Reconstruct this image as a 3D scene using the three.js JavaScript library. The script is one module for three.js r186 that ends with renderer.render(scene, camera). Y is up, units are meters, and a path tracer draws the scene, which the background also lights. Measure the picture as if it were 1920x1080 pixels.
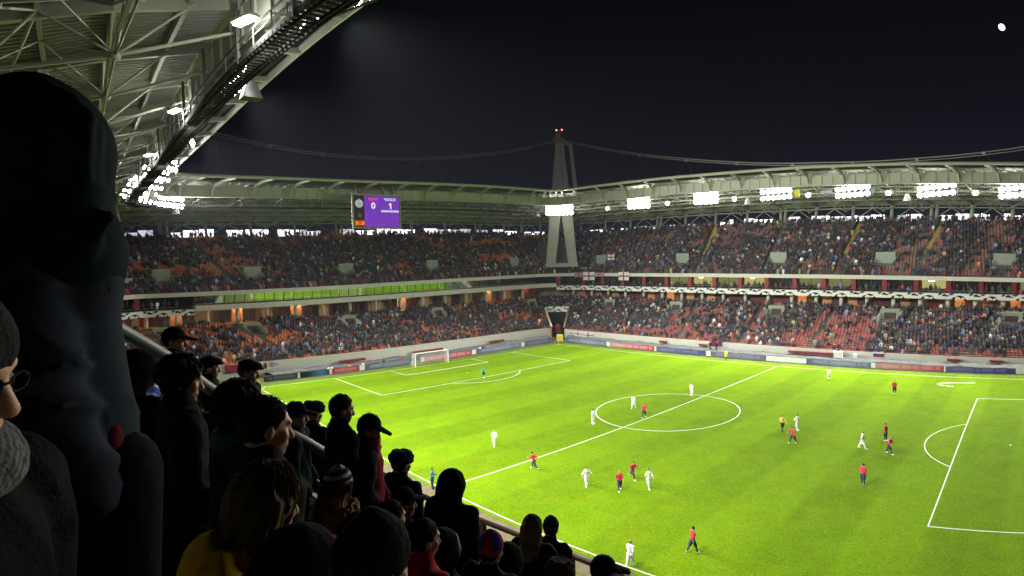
import * as THREE from 'three';
import { mergeGeometries } from 'three/addons/utils/BufferGeometryUtils.js';

// ------------------------------------------------------------------ camera, sky, moonlight, exposure
const scene = new THREE.Scene();
const camera = new THREE.PerspectiveCamera(53.13, 16 / 9, 0.1, 6000);
camera.position.set(43.86, 20.1, 63.8);
camera.rotation.set(-0.0523, 0.8522, -0.0278, 'YXZ');
camera.updateMatrixWorld(true);
const SUN_DIR = new THREE.Vector3(-0.1447, 0.2709, -0.9517).normalize();
{ // night sky: nearly black overhead, town glow low down
  const W = 512, H = 256, d = new Float32Array(W * H * 4);
  for (let j = 0; j < H; j++) {
    const el = (j + 0.5) / H * 180 - 90, t = Math.max(0, el) / 90;
    const low = Math.exp(-Math.max(0, el) / 9), mid = Math.exp(-Math.max(0, el) / 20);
    for (let i = 0; i < W; i++) {
      const k = (j * W + i) * 4;
      d[k] = 0.0002 + 0.0007 * mid + 0.0075 * low;
      d[k + 1] = 0.0005 + 0.0012 * mid + 0.0062 * low;
      d[k + 2] = 0.0005 + 0.0016 * mid + 0.0165 * low;
      d[k + 3] = 1;
    }
  }
  const sky = new THREE.DataTexture(d, W, H, THREE.RGBAFormat, THREE.FloatType);
  sky.mapping = THREE.EquirectangularReflectionMapping; sky.magFilter = THREE.LinearFilter; sky.minFilter = THREE.LinearFilter; sky.needsUpdate = true;
  scene.background = sky; scene.environment = sky;
}
const moonlight = new THREE.DirectionalLight(new THREE.Color(1, 0.97, 0.9), 0.01);
moonlight.position.copy(SUN_DIR).multiplyScalar(300); moonlight.castShadow = true;
Object.assign(moonlight.shadow.camera, { left: -150, right: 150, top: 150, bottom: -150, near: 1, far: 700 });
scene.add(moonlight); scene.add(moonlight.target);
scene.fog = new THREE.FogExp2(new THREE.Color(0.8, 0.87, 1.0), 0.00007);
const EXPOSURE = 1.0;
const LAMP_GAIN = 0.43;

// ------------------------------------------------------------------ helpers
let seed = 20041103;
const rnd = () => { seed = (seed * 1664525 + 1013904223) >>> 0; return seed / 4294967296; };
const rr = (a, b) => a + (b - a) * rnd();
const V = (x, y, z) => new THREE.Vector3(x, y, z);
const lerp = (a, b, t) => a + (b - a) * t, clamp = (x, a, b) => Math.min(b, Math.max(a, x)), smooth = (a, b, x) => { const t = clamp((x - a) / (b - a), 0, 1); return t * t * (3 - 2 * t); };
const hash = (i, j, k = 0) => { let h = Math.imul(i, 374761393) + Math.imul(j, 668265263) + Math.imul(k, 2147483647 ^ 0x5bd1e995); h = Math.imul(h ^ (h >>> 13), 1274126177); return ((h ^ (h >>> 16)) >>> 0) / 4294967296; };
function vnoise(x, y, k = 0) {
  const i = Math.floor(x), j = Math.floor(y), u = x - i, v = y - j, a = u * u * (3 - 2 * u), b = v * v * (3 - 2 * v);
  return lerp(lerp(hash(i, j, k), hash(i + 1, j, k), a), lerp(hash(i, j + 1, k), hash(i + 1, j + 1, k), a), b);
}
const fbm = (x, y, k = 0) => vnoise(x, y, k) * 0.5 + vnoise(x * 2.1 + 7, y * 2.1 - 3, k + 1) * 0.3 + vnoise(x * 4.3 - 1, y * 4.3 + 5, k + 2) * 0.2;
const used = new Map();
function numbered(name) { const n = used.get(name) ?? 0; used.set(name, n + 1); return n ? `${name}_${String(n).padStart(3, '0')}` : name; }
function tag(o, label, category, group, kind) {
  if (label) o.userData.label = label;
  if (category) o.userData.category = category;
  if (group) o.userData.group = group;
  if (kind) o.userData.kind = kind;
  return o;
}
function thing(name, label, category, at, group) {
  const o = new THREE.Group(); o.name = numbered(name); if (at) o.position.copy(at);
  scene.add(o); return tag(o, label, category, group);
}
function part(name, geo, mat, parent, label) {
  const m = new THREE.Mesh(geo, mat); m.name = parent ? name : numbered(name); (parent ?? scene).add(m);
  if (label) m.userData.label = label;
  return m;
}
function struct(name, geo, mat) { return tag(part(name, geo, mat), null, null, null, 'structure'); }
const clean = g => { const n = g.index ? g.toNonIndexed() : g; for (const k of Object.keys(n.attributes)) if (!['position', 'normal', 'uv', 'color'].includes(k)) n.deleteAttribute(k); return n; };
function merge(list) {
  list = list.map(clean);
  const keys = ['position', 'normal', 'uv', 'color'].filter(k => list.every(g => g.attributes[k]));
  for (const g of list) for (const k of Object.keys(g.attributes)) if (!keys.includes(k)) g.deleteAttribute(k);
  return mergeGeometries(list, false);
}
const bx = (w, h, d, x = 0, y = 0, z = 0, ry = 0) => { const g = new THREE.BoxGeometry(w, h, d); if (ry) g.rotateY(ry); return g.translate(x, y, z); };
const UPV = V(0, 1, 0);
function orient(g, p, q) { // a shape lying along +y, put between p and q
  const d = q.clone().sub(p), m = new THREE.Matrix4().makeRotationFromQuaternion(new THREE.Quaternion().setFromUnitVectors(UPV, d.clone().normalize()));
  return g.applyMatrix4(m).translate((p.x + q.x) / 2, (p.y + q.y) / 2, (p.z + q.z) / 2);
}
const pipe = (p, q, r, seg = 6, r2 = r) => orient(new THREE.CylinderGeometry(r2, r, p.distanceTo(q), seg, 1), p, q);
function bar(p, q, w, h) { // rectangular bar, its height kept upright
  const d = q.clone().sub(p), L = d.length(); d.normalize();
  const side = V(0, 1, 0).cross(d); if (side.lengthSq() < 1e-6) side.set(1, 0, 0); side.normalize();
  const up = d.clone().cross(side).normalize();
  const m = new THREE.Matrix4().makeBasis(side, up, d).setPosition(p.clone().add(q).multiplyScalar(0.5));
  return new THREE.BoxGeometry(w, h, L).applyMatrix4(m);
}
function quads(list) { // [[a,b,c,d], ...] corner points, anticlockwise seen from the front
  const pos = [], uv = [];
  for (const [a, b, c, d] of list) {
    for (const p of [a, b, c, a, c, d]) pos.push(p.x, p.y, p.z);
    const w = a.distanceTo(b), h = b.distanceTo(c); uv.push(0, 0, w, 0, w, h, 0, 0, w, h, 0, h);
  }
  const g = new THREE.BufferGeometry();
  g.setAttribute('position', new THREE.Float32BufferAttribute(pos, 3)); g.setAttribute('uv', new THREE.Float32BufferAttribute(uv, 2));
  g.computeVertexNormals(); return g;
}
function canvasTex(w, h, draw, srgb = true) {
  const c = document.createElement('canvas'); c.width = w; c.height = h; draw(c.getContext('2d'), w, h);
  const t = new THREE.CanvasTexture(c); if (srgb) t.colorSpace = THREE.SRGBColorSpace; t.wrapS = t.wrapT = THREE.RepeatWrapping; t.anisotropy = 8; return t;
}
function noiseTex(n, f, srgb = false) { // f(u, v) -> [r, g, b] in 0..1
  const d = new Uint8Array(n * n * 4);
  for (let j = 0; j < n; j++) for (let i = 0; i < n; i++) { const c = f(i / n, j / n); const k = (j * n + i) * 4; d[k] = 255 * clamp(c[0], 0, 1); d[k + 1] = 255 * clamp(c[1], 0, 1); d[k + 2] = 255 * clamp(c[2], 0, 1); d[k + 3] = 255; }
  const t = new THREE.DataTexture(d, n, n); t.wrapS = t.wrapT = THREE.RepeatWrapping; t.magFilter = THREE.LinearFilter; t.minFilter = THREE.LinearMipmapLinearFilter; t.generateMipmaps = true; if (srgb) t.colorSpace = THREE.SRGBColorSpace; t.needsUpdate = true; return t;
}
const tnoise = (u, v, f, k) => { // tileable value noise
  const x = u * f, y = v * f, i = Math.floor(x), j = Math.floor(y), a = x - i, b = y - j, s = a * a * (3 - 2 * a), t = b * b * (3 - 2 * b), w = n => ((n % f) + f) % f;
  return lerp(lerp(hash(w(i), w(j), k), hash(w(i + 1), w(j), k), s), lerp(hash(w(i), w(j + 1), k), hash(w(i + 1), w(j + 1), k), s), t);
};
const rgb = (r, g, b) => new THREE.Color().setRGB(r, g, b);
const std = (r, g, b, rough = 0.8, o = {}) => new THREE.MeshStandardMaterial({ color: rgb(r, g, b), roughness: rough, ...o });
const both = o => ({ ...o, side: THREE.DoubleSide });
const glow = (r, g, b, k) => new THREE.MeshStandardMaterial({ color: 0x000000, emissive: rgb(r, g, b), emissiveIntensity: k, roughness: 1 });

// ------------------------------------------------------------------ the bowl's plan: its sides are not straight, they bow outwards a little (metres, pitch centre at 0, 0)
const PX = [1.8, 4.4, -5.0, -5.5, -6.9, -5.6, -1.6, -9.2, 17.7, 13.3, 4.4, -7.0, -6.9, -14.4, -3.1, 6.8, 9.2, 3.8, -6.9, -12.0, -3.8, 4.6, -0.7, -5.7, -5.5, 2.0, -0.5, 1.5];
const PZ = [1.0, 5.9, -4.5, -6.0, -4.8, -1.8, 0.7, -10.0, 18.1, 13.8, -2.4, -7.7, -4.3, -15.4, -1.4, 13.2, 7.3, -2.0, -12.8, -16.8, 0.2, 8.0, -8.1, -15.0, -4.0, -1.9, -5.5, 0.7];
function plan(x, z) {
  const s = x / 80, t = z / 80; let a = 0, b = 0, k = 0, si = 1;
  for (let i = 0; i <= 6; i++) { let tj = si; for (let j = 0; j <= 6 - i; j++) { a += PX[k] * tj; b += PZ[k] * tj; k++; tj *= t; } si *= s; }
  return [x + a, z + b];
}
// the far side's roof and tiers come down gently towards the right end
const DIP = [[-60, 1.02], [-30, 1.011], [0, 0.987], [20, 0.959], [40, 0.922], [62, 0.885]];
function level(x, z) {
  let k = DIP[0][1];
  for (let i = 0; i + 1 < DIP.length; i++) if (x > DIP[i][0]) k = lerp(DIP[i][1], DIP[i + 1][1], Math.min(1, (x - DIP[i][0]) / (DIP[i + 1][0] - DIP[i][0])));
  return lerp(1, k, smooth(x < -45 ? 20 : -25, x < -45 ? -30 : -38, z));
}
const pp = (x, y, z) => { const [a, b] = plan(x, z); return V(a, y > 0.3 ? y * level(x, z) : y, b); };
const KO = 0.6, FAR_S = 140.5; // corner rounding; station of the far side's middle
function ring(s, o) { // place on the bowl: s runs along its side (near side < 0, goal end 10..78, far side > 88), o metres out from the lines
  const hx = 52.5 + KO * o, hz = 34 + KO * o, r = (1 - KO) * o;
  if (s < 0) return [-hx - s * hx / 52.5, hz + r];
  if (s < 10) { const a = s / 10 * Math.PI / 2; return [-hx - r * Math.sin(a), hz + r * Math.cos(a)]; }
  if (s < 78) return [-hx - r, hz - (s - 10) * hz / 34];
  if (s < 88) { const a = (s - 78) / 10 * Math.PI / 2; return [-hx - r * Math.cos(a), -hz - r * Math.sin(a)]; }
  return [-hx + (s - 88) * hx / 52.5, -hz - r];
}
let outset = s => 0; // how far a sweep is pushed outwards (the near roof stands a little farther back)
const rp = (s, o, y) => { const [x, z] = ring(s, o + outset(s)); return pp(x, y, z); };
const tangent = (s, o) => rp(s + 0.2, o, 0).sub(rp(s - 0.2, o, 0)).normalize();
const yawAt = (s, o) => { const t = tangent(s, o); return Math.atan2(-t.z, t.x); }; // turns local +x along the stand, local +z faces the pitch... or away
function stations(s0, s1, ds = 3) {
  const a = [s0]; for (const b of [0, 10, 78, 88]) if (b > s0 && b < s1) a.push(b); a.push(s1);
  const out = [];
  for (let i = 0; i + 1 < a.length; i++) { const corner = a[i] >= -0.01 && a[i + 1] <= 10.01 || a[i] >= 77.99 && a[i + 1] <= 88.01; const n = Math.max(1, Math.ceil((a[i + 1] - a[i]) / (corner ? 1.25 : ds))); for (let k = 0; k < n; k++) out.push(lerp(a[i], a[i + 1], k / n)); }
  out.push(s1); return out;
}
const val = (f, s) => typeof f === 'function' ? f(s) : f;
function sweep(profile, s0, s1, ds = 3, caps = false) { // a strip of faces along the bowl, profile = [[o, y], ...]; y may depend on s
  const st = stations(s0, s1, ds), pos = [], uv = []; let len = [0];
  const rows = st.map(s => profile.map(([o, y]) => rp(s, val(o, s), val(y, s))));
  for (let i = 1; i < st.length; i++) len.push(len[i - 1] + rows[i][0].distanceTo(rows[i - 1][0]));
  for (let i = 0; i + 1 < st.length; i++) {
    let h = 0;
    for (let j = 0; j + 1 < profile.length; j++) {
      const a = rows[i][j], b = rows[i + 1][j], c = rows[i + 1][j + 1], d = rows[i][j + 1], h2 = h + a.distanceTo(d);
      for (const p of [a, b, c, a, c, d]) pos.push(p.x, p.y, p.z);
      uv.push(len[i], h, len[i + 1], h, len[i + 1], h2, len[i], h, len[i + 1], h2, len[i], h2); h = h2;
    }
  }
  const g = new THREE.BufferGeometry();
  g.setAttribute('position', new THREE.Float32BufferAttribute(pos, 3)); g.setAttribute('uv', new THREE.Float32BufferAttribute(uv, 2));
  g.computeVertexNormals();
  if (!caps) return g;
  const cap = i => { const P = rows[i], t = []; for (let j = 1; j + 1 < P.length - 1; j++) t.push([P[0], P[j], P[j + 1], P[j + 1]]); return quads(t); };
  return merge([g, cap(0), cap(rows.length - 1)]);
}
const beam = (o, y, w, h, s0, s1, ds) => sweep([[o - w / 2, typeof y === 'function' ? s => y(s) : y], [o + w / 2, y], [o + w / 2, s => val(y, s) + h], [o - w / 2, s => val(y, s) + h], [o - w / 2, y]], s0, s1, ds, true);

// ------------------------------------------------------------------ materials
const M = {
  paintWhite: std(0.66, 0.67, 0.6, 0.55), concrete: std(0.4, 0.41, 0.36, 0.85), step: std(0.17, 0.17, 0.155, 0.9), steel: std(0.4, 0.41, 0.34, 0.55),
  panel: std(0.33, 0.34, 0.29, 0.8, both({})), glassRoof: std(0.055, 0.064, 0.066, 0.6, both({})), dark: std(0.03, 0.03, 0.03, 0.8), darkSteel: std(0.07, 0.075, 0.07, 0.6),
  red: std(0.28, 0.025, 0.035, 0.6), redDark: std(0.2, 0.025, 0.022, 0.6), pale: std(0.36, 0.41, 0.34, 0.7), orangeWall: std(0.72, 0.4, 0.22, 0.7), tarp: std(0.13, 0.135, 0.14, 0.7, both({})),
  mirror: new THREE.MeshStandardMaterial({ color: rgb(0.42, 0.5, 0.4), roughness: 0.07, metalness: 1 }), darkGlass: new THREE.MeshStandardMaterial({ color: rgb(0.08, 0.09, 0.09), roughness: 0.12, metalness: 0.6 }),
  white: std(0.8, 0.8, 0.78, 0.6), line: std(0.6, 0.66, 0.5, 0.9), seatOrange: std(0.85, 0.2, 0.03, 0.55), seatRed: std(0.72, 0.085, 0.06, 0.55), yellow: std(0.55, 0.42, 0.08, 0.8),
  lampOn: glow(1, 1, 0.96, 40), lampWarm: glow(1, 0.96, 0.8, 12), tubeOn: glow(1, 1, 0.92, 14),
};
{ // worn concrete and mottled tarp
  const t = noiseTex(256, (u, v) => { const a = tnoise(u, v, 6, 1) * 0.4 + tnoise(u, v, 24, 2) * 0.35 + tnoise(u, v, 90, 3) * 0.25, c = 0.72 + 0.42 * a; return [c, c, c * 0.98]; }, false);
  t.repeat.set(0.12, 0.3); const tw = noiseTex(256, (u, v) => { const a = tnoise(u, v, 5, 1) * 0.35 + tnoise(u, v, 24, 2) * 0.35 + tnoise(u, v, 90, 3) * 0.3, c = 0.86 + 0.18 * a; return [c, c, c * 0.98]; }); tw.repeat.set(0.07, 0.3); M.paintWhite.map = tw; const t2 = t.clone(); t2.repeat.set(0.2, 0.2); M.concrete.map = t2; M.pale.map = t2; M.step.map = t2;
  const t3 = noiseTex(256, (u, v) => { const a = Math.pow(tnoise(u, v, 9, 11) * 0.6 + tnoise(u, v, 40, 12) * 0.4, 1.6), c = 0.35 + 1.1 * a; return [c, c, c]; }); t3.repeat.set(0.12, 0.35); M.tarp.map = t3;
}

// ------------------------------------------------------------------ ground, pitch, markings
const grassTex = (() => {
  const W = 2048, H = 1360, d = new Uint8Array(W * H * 4);
  for (let j = 0; j < H; j++) for (let i = 0; i < W; i++) {
    const X = -57.5 + i / W * 115, Z = -39 + j / H * 78;
    const band = Math.sin((X + 0.6 * Math.sin(Z * 0.09)) / 5.25 * Math.PI), st = 0.5 + 0.5 * clamp(band * 5, -1, 1);
    const blot = fbm(X * 0.16, Z * 0.16, 5), mid = fbm(X * 0.8, Z * 0.8, 9), fine = hash(i, j, 4);
    let k = 0.83 + 0.055 * (st - 0.5) * (0.5 + fbm(X * 0.07, Z * 0.05, 90)) + 0.06 * (blot - 0.5) + 0.1 * (mid - 0.5) + 0.24 * (fine - 0.5);
    const dry = smooth(0.52, 0.8, fbm(X * 0.3 + 40, Z * 0.3, 21)) * 0.3 + (Math.abs(Z) < 9 && X < -44 ? 0.35 * fbm(X, Z, 3) : 0);
    const n = (j * W + i) * 4;
    d[n] = 255 * clamp(k * (0.86 + 0.14 * dry), 0, 1); d[n + 1] = 255 * clamp(k, 0, 1); d[n + 2] = 255 * clamp(k * 0.62, 0, 1); d[n + 3] = 255;
  }
  const t = new THREE.DataTexture(d, W, H); t.magFilter = THREE.LinearFilter; t.minFilter = THREE.LinearMipmapLinearFilter; t.generateMipmaps = true; t.colorSpace = THREE.SRGBColorSpace; t.needsUpdate = true; return t;
})();
M.grass = new THREE.MeshPhysicalMaterial({ color: rgb(0.232, 0.298, 0.011), roughness: 1, specularIntensity: 0.08, map: grassTex });
M.grass.bumpMap = noiseTex(256, (u, v) => { const a = tnoise(u, v, 128, 7) * 0.6 + tnoise(u, v, 40, 8) * 0.4; return [a, a, a]; }); M.grass.bumpScale = 0.03; M.grass.bumpMap.repeat.set(40, 27);
function sheet(x0, x1, z0, z1, y, step = 2.5, uvOf) {
  const nx = Math.max(1, Math.ceil((x1 - x0) / step)), nz = Math.max(1, Math.ceil((z1 - z0) / step)), pos = [], uv = [], idx = [];
  for (let j = 0; j <= nz; j++) for (let i = 0; i <= nx; i++) { const X = lerp(x0, x1, i / nx), Z = lerp(z0, z1, j / nz), p = pp(X, y, Z); pos.push(p.x, p.y, p.z); if (uvOf) uv.push(...uvOf(X, Z)); else uv.push(X, Z); }
  for (let j = 0; j < nz; j++) for (let i = 0; i < nx; i++) { const a = j * (nx + 1) + i, b = a + 1, c = a + nx + 1, e = c + 1; idx.push(a, c, b, b, c, e); }
  const g = new THREE.BufferGeometry(); g.setAttribute('position', new THREE.Float32BufferAttribute(pos, 3)); g.setAttribute('uv', new THREE.Float32BufferAttribute(uv, 2)); g.setIndex(idx); g.computeVertexNormals(); return g;
}
{
  const g = new THREE.CircleGeometry(420, 64).rotateX(-Math.PI / 2).translate(0, -0.12, 0);
  struct('ground', g, std(0.05, 0.05, 0.045, 0.95));
  M.turf = std(0.09, 0.12, 0.015, 0.95);
  const tt = noiseTex(256, (u, v) => { const a = 0.55 + 0.6 * (tnoise(u, v, 10, 31) * 0.5 + tnoise(u, v, 60, 32) * 0.5); return [a, a, a]; }); tt.repeat.set(0.1, 0.1); M.turf.map = tt;
  struct('turf_surround', sheet(-66, 62, -46, 46, -0.03), M.turf);
  M.track = std(0.13, 0.105, 0.05, 0.95); const t2 = tt.clone(); t2.repeat.set(0.25, 0.25); M.track.map = t2;
  struct('track', sheet(-56, 60, 34.5, 36.4, -0.012), M.track);
  struct('pitch', sheet(-54, 57.5, -36.3, 34.5, 0, 2, (X, Z) => [(X + 57.5) / 115, (Z + 39) / 78]), M.grass);
}
const LW = 0.12;
function lineStrip(pts, w = LW) { // painted line through plan points
  const q = [];
  for (let i = 0; i + 1 < pts.length; i++) {
    const dir = (k) => { const a = pts[Math.max(0, k - 1)], b = pts[Math.min(pts.length - 1, k + 1)], dx = b[0] - a[0], dz = b[1] - a[1], L = Math.hypot(dx, dz) || 1; return [-dz / L * w / 2, dx / L * w / 2]; };
    const a = pts[i], b = pts[i + 1], n = dir(i), m = dir(i + 1);
    q.push([pp(a[0] - n[0], 0.006, a[1] - n[1]), pp(a[0] + n[0], 0.006, a[1] + n[1]), pp(b[0] + m[0], 0.006, b[1] + m[1]), pp(b[0] - m[0], 0.006, b[1] - m[1])]);
  }
  return quads(q);
}
const seg = (x0, z0, x1, z1) => { const n = Math.ceil(Math.hypot(x1 - x0, z1 - z0) / 2), a = []; for (let i = 0; i <= n; i++) a.push([lerp(x0, x1, i / n), lerp(z0, z1, i / n)]); return a; };
const arc = (cx, cz, r, a0, a1, n = 48) => { const a = []; for (let i = 0; i <= n; i++) { const t = lerp(a0, a1, i / n); a.push([cx + r * Math.cos(t), cz + r * Math.sin(t)]); } return a; };
{
  const L = [seg(-52.5, -34, 57, -34), seg(-52.5, 34, 57, 34), seg(-52.5, -34, -52.5, 34), seg(0, -34, 0, 34), arc(0, 0, 9.15, 0, Math.PI * 2, 96)];
  for (const k of [-1, 1]) {
    if (k < 0) L.push(seg(k * 52.5, 20.16, k * 36, 20.16), seg(k * 52.5, -20.16, k * 36, -20.16), seg(k * 52.5, 9.16, k * 47, 9.16), seg(k * 52.5, -9.16, k * 47, -9.16), seg(k * 47, -9.16, k * 47, 9.16));
    else L.push(seg(36, 20.16, 52, 20.16), seg(36, -20.16, 52, -20.16));
    L.push(seg(k * 36, -20.16, k * 36, 20.16));
    const a = 0.926; L.push(k < 0 ? arc(-41.5, 0, 9.15, -a, a, 24) : arc(41.5, 0, 9.15, Math.PI - a, Math.PI + a, 24));
    L.push(arc(k * 41.5, 0, 0.06, 0, Math.PI * 2, 10));
  }
  L.push(arc(-52.5, 34, 1, -Math.PI / 2, 0, 8), arc(-52.5, -34, 1, 0, Math.PI / 2, 8));
  L.push(seg(-8, 37.6, 16, 37.6), seg(-8, 37.6, -8, 41), seg(16, 37.6, 16, 41));
  struct('pitch_marking', merge(L.map(l => lineStrip(l, l.length === 11 ? 0.2 : LW))), M.line);
}
{ // a curved white mark painted near the far touchline
  const o = part('painted_curve', lineStrip([[22.2, -27.0], [20.4, -27.6], [19.6, -28.3], [19.9, -29.1], [21.4, -29.6], [23.2, -29.9], [25.2, -30.2]].map(([x, z]) => [x + 9.5, z]), 0.28), M.line);
  tag(o, 'curved white mark on the grass near the far touchline at right', 'marking', null, 'structure');
}

// ------------------------------------------------------------------ grandstands
const wallTop = s => lerp(2.7, 1.8, smooth(70, 95, s)) + 0.25 * smooth(190, 120, s) * smooth(80, 95, s);
const LOW = { o0: 9.4, o1: 25, y1: 8.3, n: 20 }, UP = { o0: 23.7, o1: 43, y0: 15.2, y1: 26.7, n: 25 };
const rowAt = (tier, r, s) => { const y0 = tier.y0 ?? wallTop(s) - 0.35; return [lerp(tier.o0, tier.o1, r / tier.n), lerp(y0, tier.y1, r / tier.n)]; };
function tierProfile(tier, r0, r1) {
  const P = [];
  for (let r = r0; r < r1; r++) { P.push([rowAt(tier, r, 0)[0], s => rowAt(tier, r, s)[1]]); P.push([rowAt(tier, r + 1, 0)[0], s => rowAt(tier, r, s)[1]]); }
  P.push([rowAt(tier, r1, 0)[0], s => rowAt(tier, r1, s)[1]]); return P;
}
const TUN0 = 80.2, TUN1 = 85.8, TUNR = 11;
const ribbonTex = canvasTex(1024, 64, (c, w, h) => {
  c.fillStyle = '#f4f4f2'; c.fillRect(0, 0, w, h); c.fillStyle = '#0c0f12';
  for (let k = 0; k < 4; k++) {
    const x = k * 256; const sw = (x0, y0, dx, dy, t) => { c.beginPath(); c.moveTo(x0, y0); c.quadraticCurveTo(x0 + dx * 0.25, y0 + dy * 1.3, x0 + dx, y0 + dy); c.quadraticCurveTo(x0 + dx * 0.5, y0 + dy * 0.5 + t, x0, y0); c.fill(); };
    c.beginPath(); c.moveTo(x, 0); c.lineTo(x + 46, 0); c.lineTo(x + 30, 20); c.lineTo(x + 8, 26); c.lineTo(x + 18, 10); c.fill();
    c.beginPath(); c.moveTo(x + 40, 18); c.lineTo(x + 66, 6); c.lineTo(x + 84, 20); c.lineTo(x + 110, 26); c.lineTo(x + 84, 36); c.lineTo(x + 62, 30); c.lineTo(x + 50, 34); c.fill();
    c.beginPath(); c.moveTo(x + 92, 10); c.lineTo(x + 128, 0); c.lineTo(x + 150, 0); c.lineTo(x + 124, 22); c.fill();
    c.beginPath(); c.moveTo(x + 118, 64); c.lineTo(x + 136, 42); c.lineTo(x + 156, 38); c.lineTo(x + 146, 64); c.fill();
    c.beginPath(); c.moveTo(x + 156, 34); c.lineTo(x + 186, 22); c.lineTo(x + 214, 28); c.lineTo(x + 232, 44); c.lineTo(x + 208, 42); c.lineTo(x + 196, 56); c.lineTo(x + 186, 40); c.fill();
    c.beginPath(); c.moveTo(x + 214, 64); c.lineTo(x + 230, 48); c.lineTo(x + 244, 64); c.fill();
  }
});
ribbonTex.repeat.set(1 / 19, 1 / 1.15);
M.ribbon = std(0.95, 0.95, 0.94, 0.5, { map: ribbonTex });
const stairGroups = [];
function grandstand(label, s0, s1, isGoalEnd) {
  const s9 = isGoalEnd ? -3 : s0;
  const t = thing('grandstand', label, 'grandstand');
  // front wall and lower tier, broken by the corner tunnel
  const spans = isGoalEnd ? [[s9, TUN0]] : [[TUN1, s1]];
  for (const [a, b] of spans) {
    part('front_wall', sweep([[9.0, -0.1], [9.0, wallTop], [9.3, wallTop], [9.3, s => wallTop(s) - 0.4]], a, b), M.paintWhite, t);
    part('lower_terrace', sweep(tierProfile(LOW, 0, LOW.n), a, b), M.step, t);
    part('wall_rail', merge([beam(9.15, s => wallTop(s) + 0.55, 0.06, 0.06, a, b), beam(9.15, s => wallTop(s) + 0.02, 0.1, 0.1, a, b)]), M.redDark, t);
  }
  const mid = isGoalEnd ? [TUN0, 83] : [83, TUN1];
  part('lower_terrace', sweep(tierProfile(LOW, TUNR, LOW.n), ...mid), M.step, t);
  // concourse under the boxes: floor, back wall, lit recesses
  part('concourse_floor', sweep([[25, 8.3], [31, 8.3], [31, 12.2], [22.8, 12.3]], s0, s1), M.concrete, t);
  const parapet = isGoalEnd ? [11.5, 12.5] : [10.7, 11.85];
  // upper terrace with its white band, rail and underside
  part('upper_band', beam(23.2, 14.35, 0.7, 0.8, s0, s1), M.paintWhite, t);
  part('upper_terrace', sweep(tierProfile(UP, 0, UP.n), s0, s1), M.step, t);
  part('upper_rail', merge([beam(23.3, 16.05, 0.06, 0.06, s0, s1), beam(23.3, 15.6, 0.04, 0.04, s0, s1), beam(23.3, 15.15, 0.1, 0.08, s0, s1)]), M.redDark, t);
  part('underside', sweep([[23.5, 14.6], [27, 14.6], [45, 24.6], [45, 25.4], [43, 26.7]], s0, s1), M.concrete, t);
  part('box_wall', sweep([[26.5, 11.9], [26.5, 14.6]], s0, s1), isGoalEnd ? M.dark : M.redDark, t);
  part('box_floor', sweep([[23.3, 11.9], [26.6, 11.9]], s0, s1), M.concrete, t);
  // top walkway and back columns belong to the roof
  return { t, parapet };
}
const endStand = grandstand('goal end grandstand with orange seats and a long strip of green reflecting box windows', -14, 83, true);
const farStand = grandstand('long far side grandstand with red seats above a white ribbon with black marks', 83, 206, false);
// goal end: white lower beam with a strip of tilted panes that mirror the pitch
{
  const t = endStand.t, a = 16, b = 79;
  part('lower_beam', beam(23.1, 11.45, 0.9, 1.05, a, 83), M.paintWhite, t);
  for (let s = a, k = 0; s < b - 0.1; s += 1.5, k++) {
    const e = Math.min(b, s + 1.44), p = [rp(s + 0.03, 23.35, 12.5), rp(e, 23.35, 12.5), rp(e, 22.95, 14.35), rp(s + 0.03, 22.95, 14.35)];
    part('window_pane', quads([p]), M.mirror, t);
    part('mullion', pipe(rp(s, 23.28, 12.5), rp(s, 22.88, 14.36), k % 4 === 0 ? 0.07 : 0.035, 5), M.red, t);
  }
  part('window_sill', beam(23.2, 12.48, 0.3, 0.07, a, b), M.redDark, t);
}
// red box fronts with people and lit windows, on the far side and round the near-left corner
M.boxGlow = glow(0.85, 0.8, 0.25, 0.5); M.boxGlowDim = glow(0.55, 0.6, 0.2, 0.3);
function redBoxes(t, s0, s1, ds) {
  part('ribbon_board', sweep([[22.85, 10.7], [22.75, 11.85]], s0, s1), M.ribbon, t);
  part('box_parapet', beam(23.1, 10.7, 0.3, 1.2, s0, s1), M.concrete, t);
  for (let s = s0, k = 0; s < s1 - ds; s += ds, k++) {
    const kind = hash(k, Math.round(s0), 3);
    part('box_divider', sweep([[23.6, 11.9], [23.6, 14.35]], s, s + ds * 0.15, 9), M.red, t);
    const lit = kind > 0.2 && s > 95;
    part('box_window', quads([[rp(s + ds * 0.17, 25.2, 12.6), rp(s + ds * 0.98, 25.2, 12.6), rp(s + ds * 0.98, 25.2, 14.3), rp(s + ds * 0.17, 25.2, 14.3)]]), lit ? (kind > 0.5 ? M.boxGlow : M.boxGlowDim) : M.darkGlass, t);
    for (const f of [0.17, 0.58, 0.98]) part('window_post', pipe(rp(s + ds * f, 25.05, 12), rp(s + ds * f, 25.05, 14.35), 0.09, 5), M.red, t);
    if (lit && kind > 0.5) part('ceiling_lamp', bx(0.9, 0.08, 0.25).rotateY(yawAt(s, 25)).translate(...rp(s + ds * 0.5, 24.7, 14.1).toArray()), M.lampWarm, t);
  }
}
redBoxes(farStand.t, 83, 205, 5.2); redBoxes(endStand.t, -13, 15.9, 5.2);
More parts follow.
